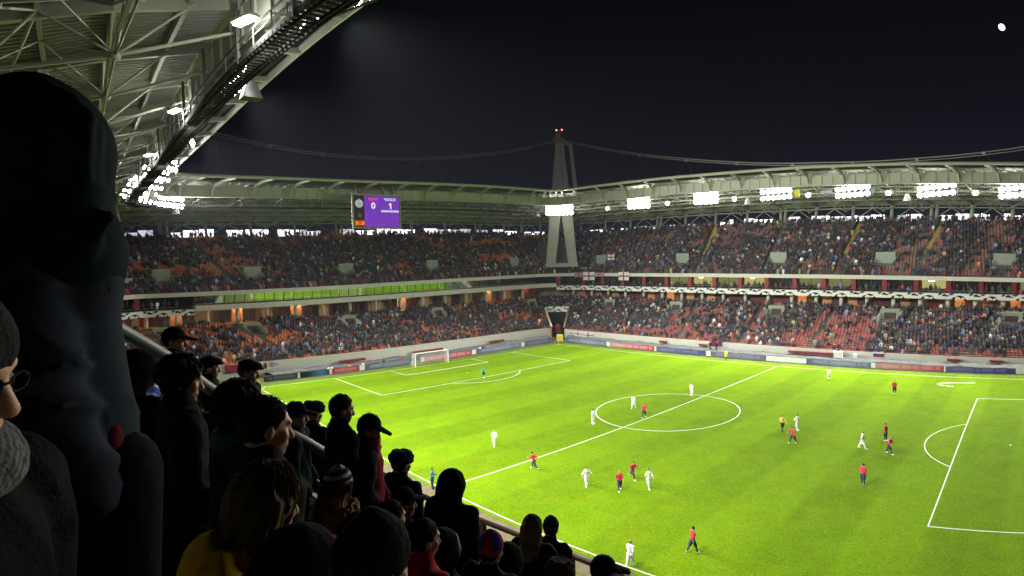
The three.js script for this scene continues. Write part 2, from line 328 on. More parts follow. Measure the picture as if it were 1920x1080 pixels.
// lower concourse: pillars, lit doorways and recess walls
{
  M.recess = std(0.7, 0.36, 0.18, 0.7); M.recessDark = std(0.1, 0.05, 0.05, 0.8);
  let k = 0;
  for (const [st, s0, s1] of [[endStand.t, -3, 80], [farStand.t, 86, 205]]) for (let s = s0; s < s1; s += 4.4, k++) {
    part('pillar', pipe(rp(s, 25.4, 8.3), rp(s, 25.4, 12.3), 0.36, 8), M.paintWhite, st);
    const w = [0.35, 1.1, 2.0, 2.9, 3.7, 4.2], pick = hash(k, 5, 8);
    part('recess_wall', sweep([[28.2, 8.3], [28.2, 12.3]], s + w[0], s + w[pick > 0.5 ? 2 : 3], 9), pick > 0.3 ? M.recess : M.redDark, st);
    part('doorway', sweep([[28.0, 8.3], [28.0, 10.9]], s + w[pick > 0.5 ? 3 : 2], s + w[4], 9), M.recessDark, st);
    if (pick > 0.45 || k % 3 === 0) {
      part('wall_lamp', new THREE.SphereGeometry(0.13, 8, 6).translate(...rp(s + w[1], 27.8, 11.7).toArray()), glow(1, 0.62, 0.28, 7), st);
      if (k % 2 === 0 && s < 185) { const l = new THREE.PointLight(new THREE.Color(1, 0.55, 0.25), 16, 14, 2); l.position.copy(rp(s + w[1], 27.4, 11.5)); l.castShadow = true; scene.add(l); }
    }
  }
}
// entrances (vomitories)
const VOM = { up: [13.9, 27, 41.5, 57, 74.9, 92.5, 112, 131.3, 150, 169, 187], low: [10.5, 23.8, 39.4, 55.9, 77.6, 96, 112, 132.5, 152.5, 172, 191] };
const sPerM = (s, o) => 0.5 / rp(s + 0.25, o, 0).distanceTo(rp(s - 0.25, o, 0));
function vomitory(s, tier, r0, r1) {
  const t = s < 83 ? endStand.t : farStand.t, k = sPerM(s, 30), w = 1.7 * k;
  const [oa, ya] = rowAt(tier, r0, s), [ob, yb] = rowAt(tier, r1, s), top = yb + 0.9;
  const wall = (ss) => merge([quads([[rp(ss - 0.1 * k, oa, ya - 1), rp(ss - 0.1 * k, ob, ya - 1), rp(ss - 0.1 * k, ob, top), rp(ss - 0.1 * k, oa, ya + 0.9)], [rp(ss + 0.1 * k, ob, ya - 1), rp(ss + 0.1 * k, oa, ya - 1), rp(ss + 0.1 * k, oa, ya + 0.9), rp(ss + 0.1 * k, ob, top)], [rp(ss - 0.1 * k, oa, ya + 0.9), rp(ss + 0.1 * k, oa, ya + 0.9), rp(ss + 0.1 * k, ob, top), rp(ss - 0.1 * k, ob, top)]])]);
  const v = new THREE.Group(); v.name = 'entrance'; t.add(v);
  part('side_wall', wall(s - w), M.pale, v); part('side_wall', wall(s + w), M.pale, v);
  const f = tier === UP ? 0.32 : 0.6, om = lerp(oa, ob, f), ym = lerp(ya, yb, f);
  part('back_wall', quads([[rp(s - w, om, ym - 0.5), rp(s + w, om, ym - 0.5), rp(s + w, om, top), rp(s - w, om, top)], [rp(s - w, om, top), rp(s + w, om, top), rp(s + w, ob, top), rp(s - w, ob, top)]]), M.pale, v);
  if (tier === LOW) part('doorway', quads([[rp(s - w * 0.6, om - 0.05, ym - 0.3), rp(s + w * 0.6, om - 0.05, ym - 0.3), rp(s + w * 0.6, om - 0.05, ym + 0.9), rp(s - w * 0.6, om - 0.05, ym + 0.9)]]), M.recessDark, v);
}
for (const s of VOM.up) vomitory(s, UP, 4, 8);
for (const s of VOM.low) if (Math.abs(s - 83) > 4) vomitory(s, LOW, 13, 18);
const blocked = (tier, s, r) => { for (const v of tier === UP ? VOM.up : VOM.low) { const d = Math.abs(s - v); if (d < 1.7 && (tier === UP ? r >= 3 && r <= 8 : r >= 12 && r <= 18)) return true; } return false; };
// tunnel in the corner
{
  const t = thing('tunnel', 'dark players tunnel in the stadium corner between the goal end and far stands', 'tunnel');
  const [oT, yT] = rowAt(LOW, TUNR, 83);
  for (const s of [TUN0, TUN1]) part('side_wall', merge([quads([[rp(s, 8.8, -0.1), rp(s, oT, -0.1), rp(s, oT, yT + 0.9), rp(s, 8.8, wallTop(s) + 0.4)]]), bar(rp(s, 8.8, wallTop(s) + 0.4), rp(s, oT, yT + 0.9), 0.45, 0.3)]), s === TUN0 ? M.paintWhite : std(0.3, 0.24, 0.14, 0.8), t);
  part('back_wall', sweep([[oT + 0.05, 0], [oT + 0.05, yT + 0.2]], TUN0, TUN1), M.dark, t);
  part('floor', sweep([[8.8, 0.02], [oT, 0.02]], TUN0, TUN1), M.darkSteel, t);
  part('ribbon_board', sweep([[oT - 0.4, yT - 0.1], [oT - 0.4, yT + 1.3]], TUN0, TUN1), M.ribbon, t);
  const bl = part('canopy', new THREE.CapsuleGeometry(0.9, 1.6, 4, 10).scale(1, 1.1, 0.8).translate(...rp(83, 11.5, 1.2).toArray()), std(0.35, 0.05, 0.06, 0.6), t);
  bl.userData.label = 'crumpled dark red inflatable canopy in the tunnel mouth';
}
// grey covers along the foot of the wall
function tarpStrip(s0, s1, label) {
  const f = (k, a, b) => s => lerp(a, b, fbm(s * 0.55, k * 3.1, 17));
  const o = part('ground_cover', sweep([[6.6, 0.02], [6.7, f(1, 0.35, 0.75)], [7.3, f(2, 0.5, 0.95)], [8.0, f(3, 0.55, 1.05)], [8.7, f(4, 0.6, 1.1)], [8.85, 0.1]], s0, s1, 0.8), M.tarp);
  tag(o, label, 'tarpaulin');
}
tarpStrip(18, 78.5, 'rumpled grey tarpaulin strip between the goal line boards and the white stand wall');
tarpStrip(88, 205, 'rumpled grey tarpaulin strip between the touchline boards and the far stand wall');
for (const [s, w, k] of [[33, 5, 0], [48, 7, 1], [64, 4, 2], [113, 1.4, 3], [122, 1.5, 4], [143, 7, 5], [147.5, 1.6, 6], [167.6, 1.7, 7], [174.5, 1.7, 8]]) {
  const o = part('red_cabinet', bx(w, 0.4, 0.6, 0, 0, 0).rotateY(yawAt(s, 8.4)).translate(...rp(s, 8.35, 1.3).toArray()), M.redDark);
  tag(o, `${['short', 'long', 'small'][k % 3]} red box against the white wall ${['at the left of the goal end', 'behind the goal', 'right of the goal', 'right of the corner flags', 'below the two small banners', 'below the long empty red rows', 'beside the white camera post', 'above the red advertising board', 'above the dark blue advertising board'][k]}`, 'box');
}

// ------------------------------------------------------------------ the roof
const RS0 = -74, RS1 = 206;
outset = s => 3.6 * (1 - smooth(-6, 9, s));
const roofY = o => lerp(35.2, 30.6, (o - 14) / 32);
{
  const t = thing('stadium_roof', 'pale steel stadium roof ring with trusses, deep girder and white inner edge', 'roof');
  part('edge_tube', sweep([0, 1, 2, 3, 4, 5, 6, 7, 8].map(k => [8.2 + 0.29 * Math.cos(k * Math.PI / 4), 35.5 + 0.29 * Math.sin(k * Math.PI / 4)]), RS0, RS1), M.steel, t);
  for (const [a, b, m] of [[RS0, 8, std(0.16, 0.19, 0.2, 0.5, both({}))], [8, RS1, M.glassRoof]]) part('edge_panel', sweep([[8.5, 35.75], [11, 35.65], [14, 35.35]], a, b), m, t);  // near stretch paler: the floodlight falling on it is put into its colour
  part('girder', beam(14.5, 32.7, 0.7, 1.8, RS0, RS1), M.steel, t);
  part('girder_flange', merge([beam(14.5, 32.56, 1.1, 0.14, RS0, RS1), beam(14.5, 34.5, 0.9, 0.1, RS0, RS1)]), M.steel, t);
  part('roof_panel', sweep([[14.2, 35.5], [22, 34.4], [30, 33.2], [38, 32.05], [47, 30.9]], RS0, RS1), M.panel, t);
  for (const o of [17.8, 21.8, 26, 30.2, 34.4, 38.6, 42.8]) part('purlin', beam(o, roofY(o) - 0.42, 0.28, 0.5, RS0, RS1), M.steel, t);
  const cor = []; for (let s = RS0; s < RS1; s += s < 12 ? 0.42 : 1.5) for (const [a, b] of s < 12 ? [[15, 23], [23, 31], [31, 39], [39, 46]] : [[15, 46]]) cor.push(bar(rp(s, a, roofY(a) + 0.12), rp(s, b, roofY(b) + 0.12), 0.13, 0.16));
  tag(part('corrugation', merge(cor), M.panel, t), null, null, null, 'stuff');
  const er = []; for (let o = 8.9; o < 13.8; o += 0.62) er.push(sweep([[o - 0.06, 35.4], [o - 0.06, 35.62], [o + 0.06, 35.62], [o + 0.06, 35.4]], RS0, RS1, 4));
  tag(part('edge_rib', merge(er), M.glassRoof, t), null, null, null, 'stuff');
  part('back_chord', merge([beam(44, 29.6, 0.28, 0.28, RS0, RS1), beam(44.6, 30.3, 0.5, 0.55, RS0, RS1), beam(30, 30.6, 0.2, 0.2, RS0, RS1), beam(22, 31.7, 0.2, 0.2, RS0, RS1)]), M.steel, t);
  { const st = []; for (let s = RS0; s < RS1; s += s > 0 && s < 10 || s > 78 && s < 88 ? 0.7 : 1.9) st.push(bar(rp(s, 14.06, 32.72), rp(s, 14.06, 34.48), 0.05, 0.14), bar(rp(s, 14.94, 32.72), rp(s, 14.94, 34.48), 0.05, 0.14), ...(s < 8 ? [bar(rp(s, 14, 32.5), rp(s, 15, 32.5), 0.12, 0.09)] : [])); tag(part('stiffener', merge(st), M.steel, t), null, null, null, 'stuff');
    part('conduit', merge([beam(14.25, 32.42, 0.07, 0.07, RS0, 12), beam(14.7, 32.4, 0.12, 0.1, RS0, 12)]), M.darkSteel, t); }
  // frames every 8 metres
  const S = []; for (let s = RS0 + 1; s < 0; s += 6.3) S.push(s); for (const s of [1.2, 4, 6.8, 9.6]) S.push(s); for (let s = 14.6; s < 78; s += 6.1) S.push(s); for (const s of [79, 81.3, 83.7, 86]) S.push(s); for (let s = 90.4; s < RS1; s += 6.3) S.push(s);
  const corner = s => (s > 0 && s < 10) || (s > 78.5 && s < 87.5);
  S.forEach((s, i) => {
    const R = o => rp(s, o, roofY(o) - 0.35), N = o => rp(s, o, roofY(o) - 2.9);
    part('rafter', merge([[14.6, 22], [22, 30], [30, 38], [38, 46]].map(([a, b]) => bar(R(a), R(b), 0.3, 0.65))), M.steel, t);
    part('bracket', merge([bar(rp(s, 8.3, 35.3), rp(s, 11, 35.1), 0.34, 0.4), bar(rp(s, 11, 35.1), rp(s, 13.2, 34.5), 0.34, 0.5), bar(rp(s, 13.2, 34.5), rp(s, 14.1, 33.0), 0.26, 0.4)]), M.steel, t);
    const q = [pipe(rp(s, 15, 33.2), N(22), 0.1), pipe(N(22), N(30), 0.11), pipe(N(30), N(38), 0.11), pipe(N(38), rp(s, 44, 29.7), 0.1), pipe(N(22), R(17.5), 0.07), pipe(N(22), R(26), 0.08), pipe(N(30), R(26), 0.08), pipe(N(30), R(34), 0.08), pipe(N(38), R(34), 0.08), pipe(N(38), R(42), 0.08)];
    for (const o of [22, 30, 38]) q.push(new THREE.SphereGeometry(0.26, 8, 6).translate(...N(o).toArray()));
    part('truss', merge(q), M.steel, t);
    if (i + 1 < S.length) {
      const s2 = S[i + 1], R2 = o => rp(s2, o, roofY(o) - 0.35), N2 = o => rp(s2, o, roofY(o) - 2.9), m = (s + s2) / 2;
      part('cross_brace', merge([pipe(N(22), R2(22), 0.08), pipe(N2(22), R(22), 0.08), pipe(N(30), R2(26), 0.07), pipe(N2(30), R(26), 0.07), pipe(N(38), R2(34), 0.07), pipe(N2(38), R(34), 0.07), pipe(N(22), N2(22), 0.06), pipe(N(30), rp(m, 26, roofY(26) - 0.4), 0.05), pipe(N(22), rp(m, 26, roofY(26) - 0.4), 0.05), pipe(N2(22), rp(m, 26, roofY(26) - 0.4), 0.05)]), M.steel, t);
      if (!corner(m)) { // scalloped tie between brackets
        const c = []; let prev = rp(s, 11.2, 35.0); for (let k = 1; k <= 8; k++) { const u = k / 8, p = rp(lerp(s, s2, u), 11.2 + 2.5 * Math.sin(u * Math.PI), 35.0 - 0.45 * Math.sin(u * Math.PI)); c.push(pipe(prev, p, 0.07, 5)); prev = p; }
        part('scalloped_tie', merge(c), M.steel, t);
      }
      if (s > -13) {
        const top = rp(m, 44, 29.7);
        part('back_brace', merge([pipe(rp(s, 43.6, 26.6), top, 0.1), pipe(rp(s2, 43.6, 26.6), top, 0.1)]), M.steel, t);
      }
    }
    if (s > -13) part('back_column', merge([pipe(rp(s, 43.4, 26), rp(s, 44.2, 30.3), 0.34, 8), ...(i % 4 === 1 ? [pipe(rp(s + 0.7, 43.4, 26), rp(s + 0.9, 44.2, 30.3), 0.34, 8)] : [])]), M.steel, t);
  });
}
outset = () => 0;
// added glowing panels for the white glare in the gap between stands and sky
{
  const t = thing('glow_strip', 'broken strip of glowing white panels standing in for glare along the top of the stands', 'glowing panels');
  const mats = [glow(0.95, 0.9, 1, 3.2), glow(1, 0.95, 0.98, 1.5), glow(0.9, 0.85, 1, 0.7)];
  for (let s = -12, k = 0; s < 205; k++) {
    const w = rr(0.5, 2.6), h = s > 76 && s < 118 ? rr(0.3, 0.7) : rr(0.7, 1.35), gap = rnd() < 0.12 ? rr(1, 3) : rr(0.05, 0.35);
    if (!(s > 80 && s < 87)) part('glow_panel', sweep([[46, 26.6], [46, 27.0 + h * 1.2]], s, s + w, 9), mats[Math.floor(rnd() * 2.5)], t);
    s += w + gap;
  }
  part('parapet', sweep([[45.6, 25], [45.6, 26.7], [46.4, 26.7]], -13, 205), M.concrete, t);
}
// ------------------------------------------------------------------ masts and their cables
function mast(x, z, turn, label) {
  const t = thing('mast', label, 'mast', pp(x, 0, z)); t.rotation.y = turn;
  const taper = (x0, w0, d0, y0, x1, w1, d1, y1) => { const a = (x, w, d, y) => [V(x - w / 2, y, d / 2), V(x + w / 2, y, d / 2), V(x + w / 2, y, -d / 2), V(x - w / 2, y, -d / 2)], A = a(x0, w0, d0, y0), B = a(x1, w1, d1, y1); return quads([0, 1, 2, 3].map(i => [A[i], A[(i + 1) % 4], B[(i + 1) % 4], B[i]]).concat([[B[0], B[1], B[2], B[3]]])); };
  part('leg', taper(-3.05, 2.7, 3.4, 18.2, -1.55, 3.0, 2.6, 32), M.concrete, t);
  part('leg', taper(3.0, 2.5, 3.4, 18.2, 1.65, 3.0, 2.6, 32), M.concrete, t);
  part('leg', taper(2.5, 1.2, 1.2, 34.5, 0.9, 0.9, 0.9, 51.5).translate(2.0, 0, -1.8), M.paintWhite, t);
  part('shaft', taper(0, 6.1, 2.6, 32, 0, 2.1, 1.4, 51.5), M.paintWhite, t);
  part('panel_groove', merge([taper(1.0, 0.18, 0.1, 32, 0.3, 0.12, 0.1, 51).translate(0, 0, 1.0).rotateX(0.0)]), M.concrete, t);
  part('head', merge([bx(2.6, 1.2, 2.2, 0, 52.2, 0), bx(1.4, 1.6, 1.4, -0.4, 53.4, 0), bx(1.2, 0.7, 1.2, 1.9, 51.2, 0), pipe(V(-0.9, 51.6, 0), V(-1.7, 52.9, 0), 0.3), pipe(V(0, 54, 0), V(0, 55.3, 0), 0.08)]), M.concrete, t);
  for (const k of [-0.75, 0.75]) part('warning_lamp', new THREE.SphereGeometry(0.24, 8, 6).translate(k, 55.1, 0.3), glow(1, 0.12, 0.14, 5), t);
  part('plinth', bx(9, 1.0, 4.2, 0, 17.7, 1.0), M.concrete, t);
  return t;
}
mast(-73.5, -57.5, 0.7, 'tall tapering concrete mast with red lamps at the far corner of the stadium');
mast(-77.5, 57, 2.3, 'sloping concrete mast leg rising from the upper stand beside the hooded spectator');
function cable(a, b, dip, n, label, hangers) {
  const t = thing('roof_cable', label, 'cable'), P = [];
  for (let i = 0; i <= n; i++) { const u = i / n, p = a(u); p.y -= dip * 4 * u * (1 - u); P.push(p); }
  part('cable', new THREE.TubeGeometry(new THREE.CatmullRomCurve3(P), n * 3, 0.13, 5), M.steel, t);
  part('cable', new THREE.TubeGeometry(new THREE.CatmullRomCurve3(P.map(p => p.clone().add(V(0.5, -0.55, 0.5)))), n * 3, 0.1, 5), M.steel, t);
  if (hangers) for (let i = 2; i < n - 1; i += 2) { part('clamp', new THREE.BoxGeometry(0.5, 0.7, 0.5).translate(P[i].x, P[i].y - 0.3, P[i].z), M.concrete, t); const [x, z] = hangers(i / n); for (const k of [-4, 4]) part('hanger', pipe(P[i], pp(x === null ? -(52.5 + 22) : x + k, 34.4, z === null ? 0 : x === -74.5 ? z + k : z), 0.045, 4), M.darkSteel, t); }
}
cable(u => pp(-73.5, 51.6, lerp(-57.5, 57, u)), null, 9.2, 20, 'sagging double cable between the corner mast and the left end of the stadium', u => [-74.5, lerp(-57.5, 57, u)]);
cable(u => pp(lerp(-73.5, 60, u), lerp(51.6, 44.6, u), -57.5), null, 9.6, 20, 'sagging double cable running from the corner mast to the right above the far roof', u => [lerp(-73.5, 60, u), -56]);

// ------------------------------------------------------------------ floodlights
const lampGeo = new THREE.CylinderGeometry(0.43, 0.43, 0.06, 14).rotateX(Math.PI / 2), shellGeo = new THREE.CylinderGeometry(0.46, 0.25, 0.42, 12, 1, false).rotateX(Math.PI / 2).translate(0, 0, -0.26);
function bank(s, cols, rows, label, o = 16.2, y = 32.1, power = 1, aim = null, pitch = 0.42, solid = false) {
  const DX = 1.0, DY = power > 1 ? 0.95 : 1.22;
  const p = rp(s, o, y), t = thing('floodlight_bank', label, 'floodlights', p, 'floodlight banks under the roof edge');
  const target = aim ? pp(aim[0], 0, aim[1]) : (() => { const [x, z] = ring(s, 0); return pp(x * 0.35, 0, z * 0.2); })();
  t.rotation.set(0, Math.atan2(target.x - p.x, target.z - p.z), 0);
  const W = cols * DX, H = rows * DY, fr = [];
  for (let j = 0; j <= rows; j++) fr.push(bx(W + 0.2, 0.07, 0.07, 0, H / 2 - j * DY, -0.45));
  for (const k of [-0.5, -0.17, 0.17, 0.5]) fr.push(pipe(V(k * W, -H / 2, -0.4), V(k * W, H / 2 + 0.7, -0.3), 0.06));
  part('frame', merge(fr), M.darkSteel, t);
  const sh = [];
  for (let j = 0; j < rows; j++) for (let i = 0; i < cols; i++) {
    const at = V((i - (cols - 1) / 2) * DX, ((rows - 1) / 2 - j) * DY, 0), m = new THREE.Matrix4().makeRotationX(pitch).scale(power > 1 ? V(0.6, 0.6, 0.8) : V(1, 1, 1)).setPosition(at);
    part('lamp', (solid ? lampGeo.clone().scale(1.3, 1.42, 1) : lampGeo.clone()).applyMatrix4(m), M.lampOn, t); sh.push(shellGeo.clone().applyMatrix4(m));  // solid: discs enlarged to overlap, lens glare put into their shape
  }
  part('housing', merge(sh), M.darkSteel, t);
  const dir = target.clone().sub(p).normalize();
  const L = new THREE.SpotLight(new THREE.Color(1, 0.99, 0.9), 12500 * LAMP_GAIN * power * cols * rows / 18, 0, 1.0, 0.7, 2);
  L.position.copy(p).addScaledVector(dir, 0.7); L.target.position.copy(target); L.castShadow = true; L.shadow.radius = 22; L.shadow.mapSize.set(1024, 1024);
  scene.add(L); scene.add(L.target);
}
const ord = ['first', 'second', 'third', 'fourth', 'fifth', 'sixth', 'seventh', 'eighth', 'ninth', 'tenth', 'eleventh', 'twelfth'];
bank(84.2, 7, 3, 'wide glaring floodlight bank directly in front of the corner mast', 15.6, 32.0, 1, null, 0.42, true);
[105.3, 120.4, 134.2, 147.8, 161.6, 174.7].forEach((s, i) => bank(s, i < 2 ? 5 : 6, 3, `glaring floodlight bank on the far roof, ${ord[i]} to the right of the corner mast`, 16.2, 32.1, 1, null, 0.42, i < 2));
[190, 203].forEach((s, i) => bank(s, 6, 3, `floodlight bank on the far roof past the right edge of the photo, ${ord[i]} there`));
bank(9.3, 6, 3, 'floodlight bank of three rows of lamps in the left corner of the roof', 15.6, 32.4, 1, [-20, -5]);
[5.6, 1.5, -3, -8.5, -15, -22, -29, -42, -55, -68].forEach((s, i) => bank(s, i < 2 ? 4 : 6, 2, `floodlight row under the near roof edge, ${ord[i]} from the left corner bank`, i < 2 ? 16 : 17.2, 32.0, i < 7 ? 1.01 : 1.5));
// row of single lamps round the roof
[-64, -48.5, -33, -18, -4].forEach((s, i) => {
  const t = thing('tube_lamp', `white fluorescent lamp hanging under the near roof, ${['nearest and brightest', 'second nearest', 'third nearest', 'fourth nearest', 'farthest'][i]} of the row`, 'lamp', rp(s, 19.8, 32.1), 'fluorescent lamps under the near roof');
  t.rotation.y = yawAt(s, 19.8) + 0.25;
  part('tube', bx(1.5, 0.1, 0.4, 0, 0, 0), M.tubeOn, t); part('cover', bx(1.7, 0.12, 0.55, 0, 0.13, 0), M.steel, t); part('rod', merge([pipe(V(-0.6, 0.15, 0), V(-0.6, 1.2, 0), 0.03), pipe(V(0.6, 0.15, 0), V(0.6, 1.2, 0), 0.03)]), M.darkSteel, t);
  const l = new THREE.PointLight(new THREE.Color(1, 1, 0.9), 80, 0, 2); l.position.copy(rp(s, 19.8, 31.9)); l.castShadow = true; l.shadow.radius = 20; scene.add(l);
});
[86.5, 96.9, 111.4, 125.6, 139.5, 153.2, 167.2, 181].forEach((s, i) => {
  const t = thing('round_lamp', `round white lamp under the far roof, ${ord[i]} to the right of the corner mast`, 'lamp', rp(s, 18.2, 31.2), 'round lamps under the far roof');
  t.rotation.y = yawAt(s, 18);
  part('lamp', new THREE.SphereGeometry(0.42, 12, 8), M.lampOn, t); part('stem', pipe(V(0, 0.3, 0), V(0, 2.2, 0), 0.06), M.darkSteel, t); part('hood', new THREE.ConeGeometry(0.5, 0.35, 12).translate(0, 0.5, 0), M.steel, t);
});
[13, 22, 31, 50, 58, 66, 74].forEach((s, i) => {
  const t = thing('pendant_lamp', `small white pendant lamp under the goal end roof, ${ord[i]} from the left`, 'lamp', rp(s, 19.5, 31.4), 'pendant lamps under the goal end roof');
  t.rotation.y = yawAt(s, 19.5);
  part('shade', new THREE.ConeGeometry(0.75, 0.4, 10, 1, true).translate(0, 0.2, 0), M.white, t); part('lamp', bx(0.9, 0.14, 0.5, 0, 0, 0), M.tubeOn, t); part('stem', pipe(V(0, 0.3, 0), V(0, 2.2, 0), 0.04), M.darkSteel, t);
});
// loudspeakers
[[-56, 16.4, 31.6], [-9, 16, 31], [12, 19, 30.6], [79, 19, 30.8], [128, 19, 30.6], [156, 19, 30.4], [172.5, 19, 30.8]].forEach(([s, o, y], i) => {
  const t = thing('loudspeaker', ['dark wedge shaped loudspeaker hanging at the near roof edge', 'small loudspeaker hanging near the left roof corner', 'white loudspeaker below the left corner floodlight bank', 'white loudspeaker left of the corner mast floodlights', 'white loudspeaker left of the yellow roof flag', 'white loudspeaker below the pale blue roof flag', 'white loudspeaker near the right end of the far roof'][i], 'loudspeaker', rp(s, o, y));
  t.rotation.y = yawAt(s, o);
  part('cabinet', new THREE.CylinderGeometry(0.32, 0.85, 1.3, 4, 1).rotateY(Math.PI / 4), i ? M.white : M.darkSteel, t); part('rod', pipe(V(0, 0.6, 0), V(0, 2.4, 0), 0.06), M.darkSteel, t); part('bracket', bx(0.9, 0.1, 0.3, 0, 0.7, 0), M.darkSteel, t);
});
// catwalk
{
  const t = thing('catwalk', 'dark steel maintenance catwalk with railings hanging under the roof edge', 'catwalk');
  M.grate = std(0.014, 0.014, 0.012, 0.8);
  const a = RS0, b = 88; outset = s => 1.0 * (1 - smooth(-6, 9, s));
  { const bars = []; for (let s = a; s < b; s += s > 0 && s < 10 || s > 78 ? 0.25 : 0.42) bars.push(bar(rp(s, 16.65, 31.05), rp(s, 18.2, 31.05), 0.2, 0.07)); tag(part('walkway', merge([...bars, beam(17.0, 30.92, 0.1, 0.14, a, b), beam(17.85, 30.92, 0.1, 0.14, a, b)]), M.grate, t), null, null, null, 'stuff'); } part('side_plate', merge([beam(16.7, 30.95, 0.08, 0.3, a, b), beam(18.15, 30.95, 0.08, 0.3, a, b)]), M.grate, t);
  part('handrail', merge([beam(16.7, 32.1, 0.07, 0.07, a, b), beam(18.15, 32.1, 0.07, 0.07, a, b), beam(16.7, 31.7, 0.04, 0.04, a, b), beam(18.15, 31.7, 0.04, 0.04, a, b)]), M.darkSteel, t);
  for (let s = a; s < b; s += s > 0 && s < 10 ? 1.2 : 2.1) for (const o of [16.7, 18.15]) part('post', pipe(rp(s, o, 31), rp(s, o, 32.1), 0.04, 5), M.darkSteel, t);
  for (let s = a; s < b; s += 6.3) for (const o of [16.7, 18.15]) part('hanger', bar(rp(s, o, 31), rp(s, o, 34.25), 0.16, 0.16), M.darkSteel, t);
  outset = () => 0;
  const t2 = thing('catwalk', 'pale steel maintenance catwalk with thin rails under the far roof', 'catwalk');
  part('walkway', beam(17.4, 31.2, 1.2, 0.14, 90, RS1), M.steel, t2); part('handrail', merge([beam(16.8, 32.2, 0.06, 0.06, 90, RS1), beam(18, 32.2, 0.06, 0.06, 90, RS1)]), M.steel, t2);
  for (let s = 92; s < RS1; s += 3) for (const o of [16.8, 18]) part('post', pipe(rp(s, o, 31.2), rp(s, o, 32.2), 0.03, 4), M.steel, t2);
}
// ------------------------------------------------------------------ scoreboard
{
  const s = 40.2, c = rp(s, 11.2, 29.95), t = thing('scoreboard', 'big purple electronic scoreboard showing 0 and 1 under the goal end roof', 'scoreboard', c);
  t.rotation.y = Math.PI / 2 - 0.32 + 0.22;
  const tex = canvasTex(720, 470, (g, w, h) => {
    g.fillStyle = '#6a2bb0'; g.fillRect(0, 0, w, h);
    for (let i = 0; i < 60; i++) { const x = 150 + hash(i, 1) * 570, y = hash(i, 2) * 470; g.fillStyle = `rgba(${90 + 60 * hash(i, 3) | 0},${30 + 30 * hash(i, 4) | 0},${150 + 70 * hash(i, 5) | 0},0.25)`; g.fillRect(x - 45, y - 40, 90, 80); }
    g.fillStyle = '#0b0810'; g.fillRect(0, 0, 158, h);
    g.textAlign = 'center'; g.textBaseline = 'middle';
    g.font = 'bold 56px sans-serif'; g.fillStyle = '#ff5038'; g.fillText('ЦСКА', 300, 46); g.fillStyle = '#e8fbff'; g.fillText('ЧЕЛСИ', 570, 46);
    g.font = 'bold 130px sans-serif'; g.fillStyle = '#fff4ff'; g.fillText('0', 300, 146); g.fillText('1', 574, 146);
    g.fillStyle = '#e6e6ff'; let x = 424; for (let i = 0; x < 710; i++) { const k = 8 + 8 * hash(i, 9); g.fillRect(x, 212, k, 30); x += k + 4; }
    g.fillStyle = '#aab4aa'; g.beginPath(); g.arc(80, 120, 62, 0, 7); g.fill(); g.strokeStyle = '#5a625c'; g.lineWidth = 5; for (const [a, b] of [[0, 50], [50, 0], [40, 36], [-42, 34], [-10, -50]]) { g.beginPath(); g.moveTo(80, 120); g.lineTo(80 + a, 120 + b); g.stroke(); } g.beginPath(); g.moveTo(74, 66); g.lineTo(80, 34); g.lineTo(86, 66); g.fill();
    g.fillStyle = '#3c1214'; g.fillRect(60, 240, 40, 26); g.fillStyle = '#4a4a38'; g.beginPath(); g.arc(84, 300, 30, 0, 7); g.fill();
    g.fillStyle = '#b01c08'; g.fillRect(4, 370, 154, 90); g.font = 'bold 64px monospace'; g.fillStyle = '#ffc21c'; g.fillText('30:39', 80, 416, 146);
  });
  const W = 9.5, H = 6.1;
  const scr = new THREE.MeshStandardMaterial({ color: 0x000000, emissive: 0xffffff, emissiveMap: tex, emissiveIntensity: 0.95, roughness: 0.6 });
  part('screen', new THREE.PlaneGeometry(W, H).translate(0, 0, 0.42), scr, t);
  part('casing', bx(W + 0.3, H + 0.3, 0.8, 0, 0, 0), M.darkSteel, t);
  part('frame', merge([bx(0.35, H + 0.9, 0.3, -W / 2 - 0.3, 0.2, 0.35), bx(0.2, H + 0.4, 0.3, W / 2 + 0.2, 0, 0.35), bx(W + 0.8, 0.25, 0.3, 0, H / 2 + 0.25, 0.35), bx(W + 0.8, 0.2, 0.3, 0, -H / 2 - 0.22, 0.35)]), M.steel, t);
  part('hanger', merge([-0.4, -0.1, 0.2, 0.45].map(k => pipe(V(k * W, H / 2, -0.1), V(k * W, H / 2 + 2.4, -1.5), 0.12))), M.steel, t);
}
